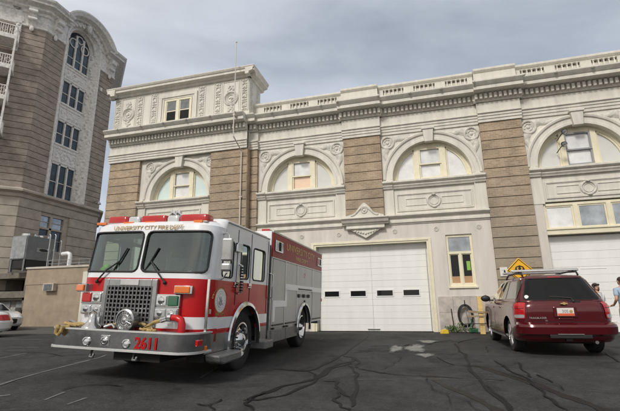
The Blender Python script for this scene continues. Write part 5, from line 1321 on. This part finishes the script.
def car_wheel(par, x, y, r_, w_, face, spokes=5):
    b = MB(); b.lathe((x, y, r_), (face, 0, 0), [(r_*.62, -w_), (r_*.92, -w_), (r_, -w_+.03), (r_, -.03), (r_*.93, 0), (r_*.68, .004), (r_*.62, -.02)], 32); wo = b.build('wheel', 'rubber', par, smooth=True)
    b = MB(); b.lathe((x, y, r_), (face, 0, 0), [(r_*.68, -.02), (r_*.68, .006), (r_*.62, .006), (r_*.58, -.07), (r_*.3, -.08), (0, -.08)], 30)
    rim = b.build('rim', 'alloy', wo, smooth=True); b = MB()
    for k in range(spokes):
        a = 2*PI*k/spokes+.3
        for da in (-.12, .12):
            c0 = Vector((x-face*.005, y+r_*.12*math.cos(a), r_+r_*.12*math.sin(a))); c1 = Vector((x-face*.012, y+r_*.62*math.cos(a+da), r_+r_*.62*math.sin(a+da))); b.cyl(c0, c1, .028, .02, 8)
    b.cyl((x-face*.03, y, r_), (x+face*.004, y, r_), r_*.2, n=16); b.build('spokes', 'alloy', rim, smooth=True)
    return wo
def body_sheets(sh, par, m, z0, z1, arches, name='body'):
    """four sides with wheel arches cut, then the deck"""
    b = MB(); hs = []
    for yc, rr_, zc in arches:
        for right in (True, False):
            def fn(z, yc=yc, rr_=rr_, zc=zc, right=right):
                w = math.sqrt(max(0, rr_*rr_-(z-zc)**2)) if z > zc else rr_
                A_ = u_of_y(sh, yc-w, z, right); B_ = u_of_y(sh, yc+w, z, right)
                return (min(A_, B_), max(A_, B_))
            hs.append((z0, zc+rr_, fn))
    sheet(b, sh, 0, 4, z0, z1, hs, ds=.045, dz=.05, reveal=.015)
    return b.build(name, m, par, smooth=True, merge=True)
# ---------------- red SUV
SV = root('parked_suv', (1.95, 9.93, 0), (0, 0, R(.8))); tag(SV, 'dark red SUV parked nose to the station, seen from behind', 'suv')
WS = 1.88; LN = 4.85
low = Shell([(.28, .06, WS-.06, .12, LN-.15, .30, .03), (.36, .01, WS-.01, .05, LN-.05, .30, .05), (.62, 0, WS, .02, LN, .30, .05), (.66, .0, WS, .10, LN, .26, .05), (.95, .02, WS-.02, .09, LN-.03, .26, .05), (1.06, .03, WS-.03, .11, LN-.12, .28, .05), (1.13, .07, WS-.07, .15, LN-.45, .3, .05), (1.16, .10, WS-.10, .17, LN-1.1, .3, .05)])
body_sheets(low, SV, 'suv', .30, 1.16, [(1.08, .44, .37), (3.95, .44, .37)])
b = MB(); vs = [low(4*i/64, 1.155) for i in range(64)]; b.add(vs, [tuple(range(64))]); vs = [low(4*i/64, .31) for i in range(64)]; b.add(vs, [tuple(range(64))]); b.build('deck', 'suv', SV)
cab_ = Shell([(1.13, .08, WS-.08, .15, 3.75, .24, .04), (1.18, .09, WS-.09, .17, 3.66, .24, .04), (1.62, .26, WS-.26, .46, 2.85, .22, .05), (1.69, .31, WS-.31, .54, 2.66, .22, .05), (1.735, .42, WS-.42, .70, 2.45, .2, .05), (1.75, .6, WS-.6, .95, 2.2, .1, .02)])
b = MB(); sheet(b, cab_, 0, 4, 1.13, 1.75, ds=.045, dz=.05); b.add([cab_(4*i/48, 1.75) for i in range(48)], [tuple(range(48))]); b.build('roof_and_pillars', 'suv', SV, smooth=True, merge=True)
b = MB(); patch(b, cab_, rr_hole(.035, .965, 1.17, 1.64, .05), -.006, ds=.04, dz=.05); rg = b.build('rear_window', 'suv_glass', SV, smooth=True)
b = MB(); b.tube([(1.15, .10, 1.13), (1.12, .12, 1.20), (.82, .16, 1.235), (.72, .17, 1.24)], .012, 6); b.ball((1.15, .10, 1.13), .03, 8, 6); b.box(1.05, 1.28, .09, .13, 1.10, 1.15); b.build('rear_wiper', 'black', SV, smooth=True)
# side glass: rear quarter, rear door, front door
for right in (False, True):
    for ya, yb, zt in ((.36, 1.28, 1.60), (1.36, 2.12, 1.62), (2.20, 3.02, 1.62)):
        def fn(z, ya=ya, yb=yb, right=right):
            sl_ = (z-1.2)*(1.35 if yb > 3 else 0); sr = (z-1.2)*(.35 if ya < 1 else 0)
            A_ = u_of_y(cab_, ya+sr, z, right); B_ = u_of_y(cab_, max(ya+sr+.02, yb+.30*(yb > 3)-sl_), z, right); return (min(A_, B_), max(A_, B_))
        b = MB(); patch(b, cab_, (1.20, zt, fn), -.006, ds=.03, dz=.06); b.build('side_window', 'suv_side', SV, smooth=True)
b = MB(); patch(b, cab_, rr_hole(2.08, 2.92, 1.18, 1.62, .05), -.006, ds=.04, dz=.05); b.build('windscreen', 'suv_glass', SV, smooth=True)
# lamps, bumper, plate
for sg, ua, ub in ((0, -.045, .068), (1, .932, 1.045)):
    F_ = lambda s, z, d: low(s % 4, z, d)
    b = MB(); patch(b, F_, rr_hole(ua, ub, .77, 1.12, .03), -.014, ds=.02, dz=.04); tl = b.build('tail_lamp', 'lens_red', SV, smooth=True)
    b = MB(); patch(b, F_, rr_hole(ua+.008, ub-.01, .79, .86, .02), -.022, ds=.02, dz=.04); b.build('reversing_lens', 'lens_clear', tl, smooth=True)
    b = MB(); patch(b, F_, rr_hole(ua+.01, ub-.015, .99, 1.0, .004), -.018, ds=.02, dz=.04); b.build('lens_bar', 'dark', tl, smooth=True)
bm_ = Shell([(.42, .03, WS-.03, .02, 1.2, .3, .05), (.46, -.01, WS+.01, -.05, 1.2, .3, .06), (.62, -.015, WS+.015, -.07, 1.2, .3, .06), (.67, .0, WS+.0, -.04, 1.2, .28, .06), (.70, .02, WS-.02, .06, 1.2, .26, .05)])
b = MB(); sheet(b, lambda s, z, d: bm_(s % 4, z, d), -.12, 1.12, .42, .70, ds=.04, dz=.04); bp_ = b.build('rear_bumper', 'suv', SV, smooth=True)
b = MB(); b.box(.55, 1.33, -.118, -.09, .385, .46); b.build('towing_valance', 'black', bp_, bevel=.01)
b = MB(); b.box(.70, 1.18, -.135, -.11, .462, .475); b.build('step_strip', 'steel', bp_)
b = MB(); b.box(.86, .98, -.05, .3, .33, .43); b.build('tow_receiver', 'black', bp_)
b = MB(); b.cyl((1.45, .05, .30), (1.45, .6, .33), .035, n=12); b.build('exhaust_pipe', 'steel', SV)
b = MB(); b.box(.30, 1.58, .035, .05, .700, .712); b.build('tailgate_seam', 'dark', SV)
b = MB(); b.box(.72, 1.16, .012, .06, .80, 1.02); b.build('plate_recess', 'suv', SV, bevel=.015)
b = MB(); b.box(.78, 1.10, -.002, .02, .83, .995); pt = b.build('number_plate', 'plate', SV, bevel=.004)
b = MB(); b.box(.785, 1.095, -.005, 0, .835, .885); b.build('plate_band', 'plate_red', pt)
b = MB(); b.ball((1.04, -.004, .925), (.035, .003, .035), 10, 6); b.build('plate_mark', 'gold', pt)
text('30S', .085, 'grey_paint', pt, 'plate_letters', face_mtx((.93, -.007, .928), '-y'))
b = MB(); b.prism([(.87, 1.075), (.915, 1.075), (.92, 1.062), (.96, 1.062), (.965, 1.075), (1.01, 1.075), (1.0, 1.102), (.965, 1.102), (.96, 1.115), (.92, 1.115), (.915, 1.102), (.88, 1.102)], 'y', .01, .04); b.build('gold_badge', 'gold', SV)
text('TRAILBLAZER', .05, 'lens_clear', SV, 'tailgate_lettering', face_mtx((.40, .035, .79), '-y'), width=.34)
text('LS', .04, 'lens_clear', SV, 'trim_lettering', face_mtx((.56, .035, .735), '-y'))
b = MB(); b.lathe((.27, .195, 1.235), (0, -1, .4), [(.045, 0), (.045, .004), (0, .004)], 20); b.torus((.27, .19, 1.235), (0, -1, .4), .03, .005, 16, 4); b.build('round_sticker', 'reflect', SV)
b = MB(); b.box(.80, 1.08, .03, .07, .755, .785); b.build('tailgate_handle', 'suv', SV, bevel=.01)
b = MB(); P_ = lambda s, z, d: low(s % 4, z, d)
for u in (.088, .908): patch(b, P_, rr_hole(u, u+.004, .71, 1.15, .001), -.004, ds=.02, dz=.04)
patch(b, P_, rr_hole(.088, .912, 1.145, 1.152, .002), -.004, ds=.03, dz=.04)
b.build('tailgate_gap', 'dark', SV)
b = MB(); patch(b, cab_, rr_hole(.02, .98, 1.648, 1.70, .02), -.03, ds=.03, dz=.03); sp_ = b.build('rear_spoiler', 'suv', SV, smooth=True)
b = MB(); patch(b, cab_, rr_hole(.40, .60, 1.662, 1.678, .005), -.036, ds=.03, dz=.03); b.build('high_brake_lamp', 'lens_red', sp_, smooth=True)
b = MB(); b.tube([Vector(p) for p in outline(cab_, rr_hole(.035, .965, 1.17, 1.64, .05), -.004)], .009, 5, closed=True); b.build('window_seal', 'black', rg, smooth=True)
# sides: handles, moulding, running board, mirror
for x, sg in ((0, -1), (WS, 1)):
    b = MB(); b.box(min(x+sg*.0, x+sg*.035), max(x+sg*.0, x+sg*.035), 1.62, 3.45, .60, .69); b.build('side_moulding', 'suv', SV, bevel=.012)
    b = MB(); b.box(x-.02 if sg < 0 else x-.10, x+.10 if sg < 0 else x+.02, 1.58, 3.45, .28, .35); b.build('running_board', 'seat', SV, bevel=.015)
    for y in (1.75, 2.62):
        b = MB(); b.box(min(x+sg*.0, x+sg*.04), max(x+sg*.0, x+sg*.04), y, y+.16, .98, 1.02); b.build('door_handle', 'suv', SV, bevel=.01)
    b = MB()
    for y in (1.40, 2.36, 3.30): b.box(x-.003 if sg < 0 else x-.001, x+.001 if sg < 0 else x+.003, y-.005, y+.005, .5, 1.1)
    b.build('door_seam', 'dark', SV)
    b = MB(); b.box(min(x-sg*.05, x+sg*.1), max(x-sg*.05, x+sg*.1), 3.0, 3.05, 1.16, 1.2); b.ball((x+sg*.16, 3.02, 1.23), (.13, .07, .09), 14, 10); b.build('door_mirror', 'black', SV, smooth=True)
for x, f_ in ((.03, -1), (WS-.03, 1)): car_wheel(SV, x, 1.08, .37, .24, f_, 6); car_wheel(SV, x, 3.95, .37, .24, f_, 6)
b = MB(); b.box(.3, WS-.3, .3, 4.6, .25, .5); b.build('underbody', 'dark', SV)
b = MB()
for x, f_ in ((.10, -1), (WS-.10, 1)):
    for y in (1.08, 3.95): b.box(min(x, x-f_*.25), max(x, x-f_*.25), y-.46, y+.46, .8, .83)
b.build('wheel_housing', 'dark', SV)
# roof rack
for x in (.36, WS-.36):
    b = MB(); b.tube([(x, .70, 1.72), (x, .78, 1.80), (x, 1.4, 1.825), (x, 2.2, 1.815), (x, 2.5, 1.73)], .022, 8); b.build('roof_rail', 'black', SV, smooth=True)
for y in (.95, 1.9):
    b = MB(); b.box(.18, WS-.36+.1, y-.06, y+.06, 1.825, 1.885); b.build('cross_bar', 'chrome' if y < 1 else 'steel', SV, bevel=.015)
# ---------------- white cars at the left edge
def white_car(name, loc, rz, label, front):
    c = root(name, loc, (0, 0, rz)); tag(c, label, 'car', 'white cars at the left edge of the yard')
    w, l = 1.78, 4.6
    lo = Shell([(.22, .06, w-.06, .12, l-.12, .3, .06), (.34, .01, w-.01, .02, l-.02, .32, .10), (.60, 0, w, 0, l, .32, .12), (.66, .01, w-.01, .03, l-.03, .3, .10), (.86, .03, w-.03, .10, l-.35, .3, .08), (.96, .07, w-.07, .16, l-.7, .3, .06), (1.0, .12, w-.12, .3, l-1.0, .3, .04)])
    body_sheets(lo, c, 'carwhite', .24, 1.0, [(.85, .38, .32), (3.7, .38, .32)])
    b = MB(); b.add([lo(4*i/48, .995) for i in range(48)], [tuple(range(48))]); b.add([lo(4*i/48, .25) for i in range(48)], [tuple(range(48))]); b.build('deck', 'carwhite', c)
    gh = Shell([(.96, .12, w-.12, .60, 3.35, .3, .05), (1.36, .30, w-.30, 1.15, 2.5, .3, .05), (1.42, .42, w-.42, 1.3, 2.3, .2, .03)])
    b = MB(); sheet(b, gh, 0, 4, .96, 1.42, ds=.05, dz=.06); b.add([gh(4*i/40, 1.42) for i in range(40)], [tuple(range(40))]); b.build('roof_and_pillars', 'carwhite', c, smooth=True, merge=True)
    for ua, ub in ((.06, .94), (1.08, 1.46), (1.5, 1.92), (2.06, 2.94), (3.08, 3.5), (3.54, 3.92)):
        b = MB(); patch(b, gh, rr_hole(ua, ub, 1.0, 1.34, .04), -.006, ds=.04, dz=.06); b.build('window', 'suv_glass', c, smooth=True)
    for x, f_ in ((.03, -1), (w-.03, 1)): car_wheel(c, x, .85, .32, .2, f_); car_wheel(c, x, 3.7, .32, .2, f_)
    b = MB(); b.box(.25, w-.25, .2, l-.2, .2, .42); b.build('underbody', 'dark', c)
    for ua, ub in ((-.14, .14), (.86, 1.14)):
        b = MB(); patch(b, lambda s, z, d: lo(s % 4, z, d), rr_hole(ua, ub, .66, .88, .03), -.012, ds=.02, dz=.04); b.build('tail_lamp', 'lens_red', c, smooth=True)
    b = MB(); b.box(.64, 1.14, -.10, -.06, .45, .59); b.build('number_plate', 'plate', c, bevel=.004)
    b = MB(); patch(b, lambda s, z, d: lo(s % 4, z, d), rr_hole(2.2, 2.8, .36, .60, .05), -.012, ds=.02, dz=.04); fg = b.build('front_grille', 'black', c, smooth=True)
    b = MB(); b.box(.66, 1.12, l+.10, l+.13, .42, .56); b.build('front_plate', 'plate', c, bevel=.004)
    b = MB(); patch(b, lambda s, z, d: lo(s % 4, z, d), rr_hole(2.1, 2.9, .635, .66, .01), -.012, ds=.02, dz=.04); b.build('nose_strip', 'black', c, smooth=True)
    for ua, ub in ((1.94, 2.17), (2.83, 3.06)):
        b = MB(); patch(b, lambda s, z, d: lo(s % 4, z, d), rr_hole(ua, ub, .62, .76, .03), -.012, ds=.02, dz=.04); b.build('headlamp', 'lens_clear', c, smooth=True)
    return c
white_car('parked_car', (-16.15, 13.05, gz(-15.3, 12)), R(140), 'nearer white car with a red tail lamp, cut off by the edge of the photo', False)
white_car('parked_car', (-24.35, 18.6, 0), R(250), 'farther low white car facing the camera in front of the loading dock', True)
# ================================================================ people
M['skin'] = mat('skin', (.52, .30, .21), .6)
M['shirt_blue'] = mat('pale_blue_shirt', (.34, .43, .55), .85, var=.15, vscale=6, bump=.3, bscale=12)
M['khaki'] = mat('khaki_trousers', (.36, .30, .21), .85, var=.15, vscale=6, bump=.3, bscale=12)
M['cloth_white'] = mat('white_cloth', (.70, .70, .71), .85, var=.12, vscale=5, bump=.3, bscale=12)
M['cloth_black'] = mat('black_cloth', (.02, .02, .022), .85)
M['hair'] = mat('dark_brown_hair', (.035, .02, .013), .6, bump=.6, bscale=80)
M['lips'] = mat('lips', (.42, .11, .09), .5)
def skin_mesh(name, joints, bones, m, par, sub=2, rootj=0):
    me = bpy.data.meshes.new(name); me.from_pydata([j[:3] for j in joints], bones, []); me.update()
    o = bpy.data.objects.new(name, me); COL.objects.link(o); o.parent = par
    sk = o.modifiers.new('skin', 'SKIN'); sk.use_smooth_shade = True
    lay = me.skin_vertices[0].data
    for i, j in enumerate(joints):
        r_ = j[3]; lay[i].radius = (r_, r_) if not isinstance(r_, tuple) else r_
        lay[i].use_root = (i == rootj)
    s = o.modifiers.new('sub', 'SUBSURF'); s.levels = sub; s.render_levels = sub
    me.materials.append(M[m]); return o
def person(label, loc, rz, arms, shirt, trousers, shoes, hairstyle, h=1.75, skirt=False, head_turn=0):
    """arms = {side: (elbow, wrist, hand direction)} in body space, facing -y"""
    P = root('person', loc, (0, 0, rz)); tag(P, label, 'person'); k = h/1.75; P.scale = (k, k, k)
    J = [(0, .01, .93, .13), (0, .0, 1.10, .115), (0, -.01, 1.28, .135), (0, .0, 1.42, .10), (0, .005, 1.50, .055), (0, -.005, 1.56, .052)]
    B = [(0, 1), (1, 2), (2, 3), (3, 4), (4, 5)]
    for sd in (-1, 1):
        b0 = len(J); el, wr, hd = arms[sd]
        J += [(sd*.18, .0, 1.41, .055), (*el, .042), (*[(el[i]+wr[i]*2)/3 for i in range(3)], .034), (*wr, .026), (wr[0]+hd[0]*.05, wr[1]+hd[1]*.05, wr[2]+hd[2]*.05, (.042, .02)), (wr[0]+hd[0]*.09, wr[1]+hd[1]*.09, wr[2]+hd[2]*.09, (.038, .016))]
        B += [(3, b0), (b0, b0+1), (b0+1, b0+2), (b0+2, b0+3), (b0+3, b0+4), (b0+4, b0+5)]
        b1 = len(J)
        J += [(sd*.095, .01, .88, .085), (sd*.11, -.01, .50, .062), (sd*.11, .02, .28, .052), (sd*.11, .03, .09, .038), (sd*.12, -.10, .035, .034)]
        B += [(0, b1), (b1, b1+1), (b1+1, b1+2), (b1+2, b1+3), (b1+3, b1+4)]
    body = skin_mesh('body', J, B, 'skin', P, 1)
    for sd in (-1, 1):      # five bent fingers per hand, the thumb from the side of the palm
        el, wr, hd = arms[sd]; H = Vector(hd).normalized(); S_ = H.cross(Vector((0, 0, 1))); S_ = (S_ if S_.length > .3 else H.cross(Vector((0, 1, 0)))).normalized(); N_ = S_.cross(H)
        w0 = Vector(wr)
        for q in range(4):
            off = S_*(q-1.5)*.019; l_ = (.068, .078, .074, .058)[q]; p0 = w0+H*.085+off; p1 = p0+H*l_*.5+N_*.004; p2 = p1+H*l_*.35-N_*.018; p3 = p2+H*l_*.2-N_*.02
            b = MB(); b.tube([p0-H*.02, p0, p1, p2, p3], [.0095, .0095, .009, .008, .006], 6); b.build('finger', 'skin', body, smooth=True)
        t0 = w0+H*.03-S_*.03*sd; b = MB(); b.tube([t0, t0+H*.03-S_*.022*sd, t0+H*.06-S_*.026*sd-N_*.012], [.012, .011, .008], 6); b.build('thumb', 'skin', body, smooth=True)
    hm = Matrix.Translation((0, -.015, 1.64)) @ Matrix.Rotation(head_turn, 4, 'Z')
    b = MB(hm); b.ball((0, .01, .01), (.076, .094, .105), 18, 14); b.ball((0, -.022, -.05), (.054, .062, .062), 14, 10)
    b.ball((0, -.094, -.012), (.013, .020, .018), 8, 6); b.ball((0, -.088, .012), (.009, .012, .028), 8, 6)
    for sd in (-1, 1): b.ball((sd*.078, .012, -.005), (.012, .022, .032), 8, 6)
    b.build('head', 'skin', body, smooth=True)
    b = MB(hm)
    for sd in (-1, 1): b.ball((sd*.030, -.079, .012), (.013, .008, .008), 8, 6)
    b.build('eyes', 'white', body, smooth=True)
    b = MB(hm)
    for sd in (-1, 1): b.ball((sd*.030, -.086, .012), (.006, .004, .006), 8, 6); b.box(sd*.030-.016, sd*.030+.016, -.090, -.080, .028, .033)
    b.build('pupils_and_brows', 'hair', body)
    b = MB(hm); b.ball((0, -.084, -.050), (.022, .008, .007), 10, 6); b.build('mouth', 'lips', body, smooth=True)
    b = MB(hm)
    if hairstyle == 'short':
        b.ball((0, .028, .038), (.084, .096, .092), 16, 12); b.ball((0, .062, -.005), (.072, .052, .075), 12, 8)
    else:
        b.ball((0, .022, .040), (.095, .105, .095), 16, 12); b.ball((0, .060, -.05), (.094, .065, .12), 14, 10)
        for sd in (-1, 1): b.ball((sd*.080, .010, -.045), (.030, .055, .10), 10, 8); b.ball((sd*.05, -.055, .075), (.045, .035, .035), 10, 8)
    b.build('hair', 'hair', P, smooth=True)
    # shirt, trousers and shoes as slightly larger skins
    J = [(0, .01, .90, .155), (0, .0, 1.08, .142), (0, -.01, 1.28, .160), (0, .0, 1.41, .122), (0, .0, 1.47, .075)]; B = [(0, 1), (1, 2), (2, 3), (3, 4)]
    for sd in (-1, 1):
        b0 = len(J); el, wr, hd = arms[sd]; q = 1.0 if shirt[1] == 'long' else 0; e2 = Vector(el)*.75+Vector((sd*.18, 0, 1.41))*.25 if not q else Vector(el)
        J += [(sd*.185, .0, 1.405, .075), (*e2, .062 if not q else .056)]; B += [(3, b0), (b0, b0+1)]
        if q: J += [(*(Vector(wr)*.92+Vector(el)*.08), .042)]; B += [(b0+1, b0+2)]
    skin_mesh('shirt', J, B, shirt[0], P, 2, 2)
    if skirt:
        b = MB(); n = 22; vs = []
        for z, r_, r2 in ((1.02, .15, .12), (.85, .19, .16), (.55, .22, .2), (.25, .25, .22)):
            for i in range(n): a = 2*PI*i/n; f_ = 1+.06*math.sin(5*a)*(1.1-z); vs.append((r_*f_*math.cos(a), r2*f_*math.sin(a), z))
        b.add(vs, [(j*n+i, j*n+(i+1) % n, (j+1)*n+(i+1) % n, (j+1)*n+i) for j in range(3) for i in range(n)]); b.build('skirt', trousers, P, smooth=True)
    else:
        J = [(0, .01, .95, .135), (0, .01, .88, .13)]; B = [(0, 1)]
        for sd in (-1, 1):
            b0 = len(J); J += [(sd*.095, .01, .80, .105), (sd*.11, -.01, .48, .082), (sd*.11, .03, .08, .070)]; B += [(1, b0), (b0, b0+1), (b0+1, b0+2)]
        skin_mesh('trousers', J, B, trousers, P, 2, 1)
    for sd in (-1, 1):
        b = MB(); b.ball((sd*.115, -.05, .045), (.052, .14, .045), 14, 8); b.box(sd*.115-.045, sd*.115+.045, -.17, .08, 0, .025); b.build('shoe', shoes, P, smooth=True)
    return P
person('man in light blue shirt and khaki trousers with his back to the camera', (5.62, 14.0, 0), R(196), {-1: ((-.29, .04, 1.13), (-.22, -.20, 1.02), (.3, -.9, 0)), 1: ((.27, .08, 1.13), (.20, -.14, .98), (-.2, -.9, -.1))}, ('shirt_blue', 'short'), 'khaki', 'cloth_black', 'short', 1.78)
person('dark-haired woman in white standing beyond the red SUV, facing the camera', (5.22, 14.75, 0), R(20), {-1: ((-.27, .05, 1.12), (-.10, -.22, 1.10), (.7, -.5, .2)), 1: ((.27, .05, 1.12), (.14, -.22, 1.02), (-.4, -.8, 0))}, ('cloth_white', 'long'), 'cloth_white', 'cloth_white', 'long', 1.64, skirt=True)
# ================================================================ signs on the brick pier
M['sign_yellow'] = mat('yellow_sign_face', (.80, .42, .015), .45, var=.06)
sg_ = root('warning_sign', (3.62, 17.03, 2.28)); tag(sg_, 'orange-yellow diamond sign with black firehouse symbol on the brick pier', 'sign')
b = MB(); b.prism([(-.47, 0), (0, -.47), (.47, 0), (0, .47)], 'y', -.03, -.0); b.build('panel', 'sign_yellow', sg_, bevel=.02)
b = MB()
for q0, q1 in (((-.41, 0), (0, .41)), ((0, .41), (.41, 0)), ((.41, 0), (0, -.41)), ((0, -.41), (-.41, 0))):
    d = Vector((q1[0]-q0[0], q1[1]-q0[1])).normalized()*.0; nn = Vector((-(q1[1]-q0[1]), q1[0]-q0[0])).normalized()*.012
    b.prism([(q0[0]-nn.x, q0[1]-nn.y), (q1[0]-nn.x, q1[1]-nn.y), (q1[0]+nn.x, q1[1]+nn.y), (q0[0]+nn.x, q0[1]+nn.y)], 'y', -.036, -.031)
b.build('border_line', 'black', sg_)
b = MB()      # maltese-like emblem: ring with four lobes and a figure
b.torus((0, -.036, .0), (0, 1, 0), .165, .020, 8, 6)
for k in range(5): a = PI/2+2*PI*k/5; b.box(.13*math.cos(a)-.03, .13*math.cos(a)+.03, -.042, -.031, .13*math.sin(a)-.03, .13*math.sin(a)+.03)
b.box(-.025, .025, -.043, -.031, -.15, .13); b.box(-.10, .10, -.043, -.031, -.14, -.11); b.ball((0, -.035, .06), (.055, .008, .05), 10, 6)
b.build('black_symbol', 'black', sg_)
b = MB(); b.box(-.135, .135, -.016, -.0, -.17, .17); nt_ = b.build('paper_notice', 'plate'); nt_.location = (3.06, 17.03, 2.24); tag(nt_, 'white paper notice with a small black mark beside the diamond sign', 'notice')
b = MB(); b.prism([(-.01, -.03), (.05, -.05), (.06, .03), (.02, .08), (.0, .03)], 'y', -.019, -.0165); b.build('printed_mark', 'black', nt_)
b = MB(); b.box(-.08, .0, -.019, -.0165, .05, .06); b.box(-.09, .09, -.019, -.0165, -.09, -.085); b.box(-.09, .06, -.019, -.0165, -.12, -.115); b.build('printed_lines', 'grey_paint', nt_)
# ================================================================ clutter by the stained stone base
M['bollard'] = mat('faded_yellow_paint', (.70, .50, .20), .7, var=.3, vscale=5, bump=.3)
M['plank'] = mat('weathered_plank', (.34, .25, .15), .9, var=.35, vscale=6, bump=.5)
bo = root('wooden_barrier', (1.98, 16.25, 0)); tag(bo, 'pale yellow square post with two wooden cross planks before the stone base', 'barrier post')
b = MB(); b.box(-.085, .085, -.07, .07, 0, 1.32); b.build('post', 'bollard', bo, bevel=.012)
b = MB(Matrix.Rotation(R(4), 4, 'Y')); b.box(-.50, .42, -.10, -.07, .72, .80); b.build('plank', 'plank', bo, bevel=.005)
b = MB(Matrix.Rotation(R(-1), 4, 'Y')); b.box(-.48, .40, -.10, -.07, .60, .66); b.build('plank', 'plank', bo, bevel=.005)
b = MB(); b.tube([(-.6, -.12, .36), (.1, -.12, .37), (.3, -.1, .36)], .014, 6); b.build('iron_bar', 'black', bo)
def coil(loc, rx, rz, n, label, m='black'):
    c = root('hose_coil', loc); tag(c, label, 'hose')
    b = MB(); rn = random.Random(int(loc[0]*100)); P_ = []
    for k in range(n*28):
        a = 2*PI*k/28; q = 1-.05*(k//28)+.02*math.sin(a*3+k//28); P_.append((rx*q*math.cos(a), -.03-.022*(k//28)+.01*math.sin(a*2), rz*q*math.sin(a)))
    b.tube(P_, .021, 6); b.build('coiled_hose', m, c, smooth=True)
    b = MB(); b.tube([(0, .08, rz-.02), (0, -.16, rz-.02), (0, -.17, rz+.16)], .02, 6); b.build('hook', 'black', c)
    return c
c1 = coil((1.52, 17.08, .62), .27, .42, 4, 'larger black hose coil hanging behind the wooden planks')
b = MB(); b.tube([(-.1, -.05, -.3), (-.15, -.1, -.5), (.0, -.25, -.62), (.2, -.3, -.63), (.1, -.1, -.5), (.25, -.2, -.3), (.2, -.1, .1)], .018, 6); b.build('hose_tail', 'black', c1, smooth=True)
b = MB(); b.tube([(.02, -.12, .2), (.05, -.14, -.2), (.0, -.16, -.55)], .02, 6); b.tube([(.12, -.12, .1), (.16, -.14, -.3), (.14, -.16, -.6)], .018, 6); b.build('metal_pipe', 'steel', c1, smooth=True)
coil((2.42, 17.08, .80), .13, .26, 3, 'smaller black hose coil between the pale yellow post and the red SUV')
gh_ = root('garden_hose', (1.62, 16.6, 0)); tag(gh_, 'green garden hose heaped on the ground under the black coil', 'hose')
M['green_hose'] = mat('green_hose', (.02, .13, .06), .5)
b = MB(); b.tube([(.1+.14*math.cos(t*.7), .12*math.sin(t*.7), .03+.006*t) for t in range(24)]+[(.05, .2, .35), (.08, .35, .5)], .018, 6); b.build('hose_run', 'green_hose', gh_, smooth=True)
o = MB().tube([(0, 0, .78), (.01, -.02, .55), (.03, -.04, .25), (.02, -.02, .0)], .018, 6); o = o.build('hanging_cable', 'black', smooth=True); o.location = (1.02, 17.14, .1); tag(o, 'short black cable hanging alone on the stained stone above the weeds', 'cable')
M['yellow_block'] = mat('yellow_block_paint', (.72, .50, .04), .6, var=.2)
b = MB(); b.prism([(-.14, 0), (.14, 0), (.13, .12), (.05, .16), (-.10, .13)], 'y', -.09, .09); o = b.build('wheel_chock', 'yellow_block', bevel=.015); o.location = (.66, 16.35, 0); o.rotation_euler = (0, 0, .3); tag(o, 'small yellow wheel chock at the foot of the door jamb', 'wheel chock')
M['leaf'] = mat('weed_leaves', (.07, .13, .025), .7, col2=(.03, .07, .015), vscale=14)
for i, (x, y, s_) in enumerate(((.95, 16.95, .9), (1.18, 16.88, 1.25), (1.72, 16.85, .6))):
    rn = random.Random(i); b = MB()
    for k in range(90):
        a = rn.uniform(0, 2*PI); r_ = rn.uniform(0, .24)*s_; z = rn.uniform(.02, .32)*s_*(1-r_*1.5); l_ = rn.uniform(.04, .09); c = Vector((r_*math.cos(a), r_*math.sin(a), z)); d = Vector((math.cos(a+rn.uniform(-1, 1)), math.sin(a), rn.uniform(-.2, .9))).normalized(); q = d.orthogonal().normalized()*l_*.35
        b.add([c, c+d*l_*.5+q, c+d*l_, c+d*l_*.5-q], [(0, 1, 2, 3)])
    for k in range(16): a = 2*PI*k/16; b.tube([(0, 0, 0), (.12*math.cos(a)*s_, .12*math.sin(a)*s_, .16*s_), (.2*math.cos(a)*s_, .2*math.sin(a)*s_, .20*s_)], .004, 4)
    o = b.build('weed_clump', 'leaf'); o.location = (x, y, 0)
    tag(o, ['low weeds at the wall beside the yellow wheel chock', 'tallest leafy weed clump below the hanging black cable', 'sparse weeds between the hose coil and the yellow post'][i], 'weed')
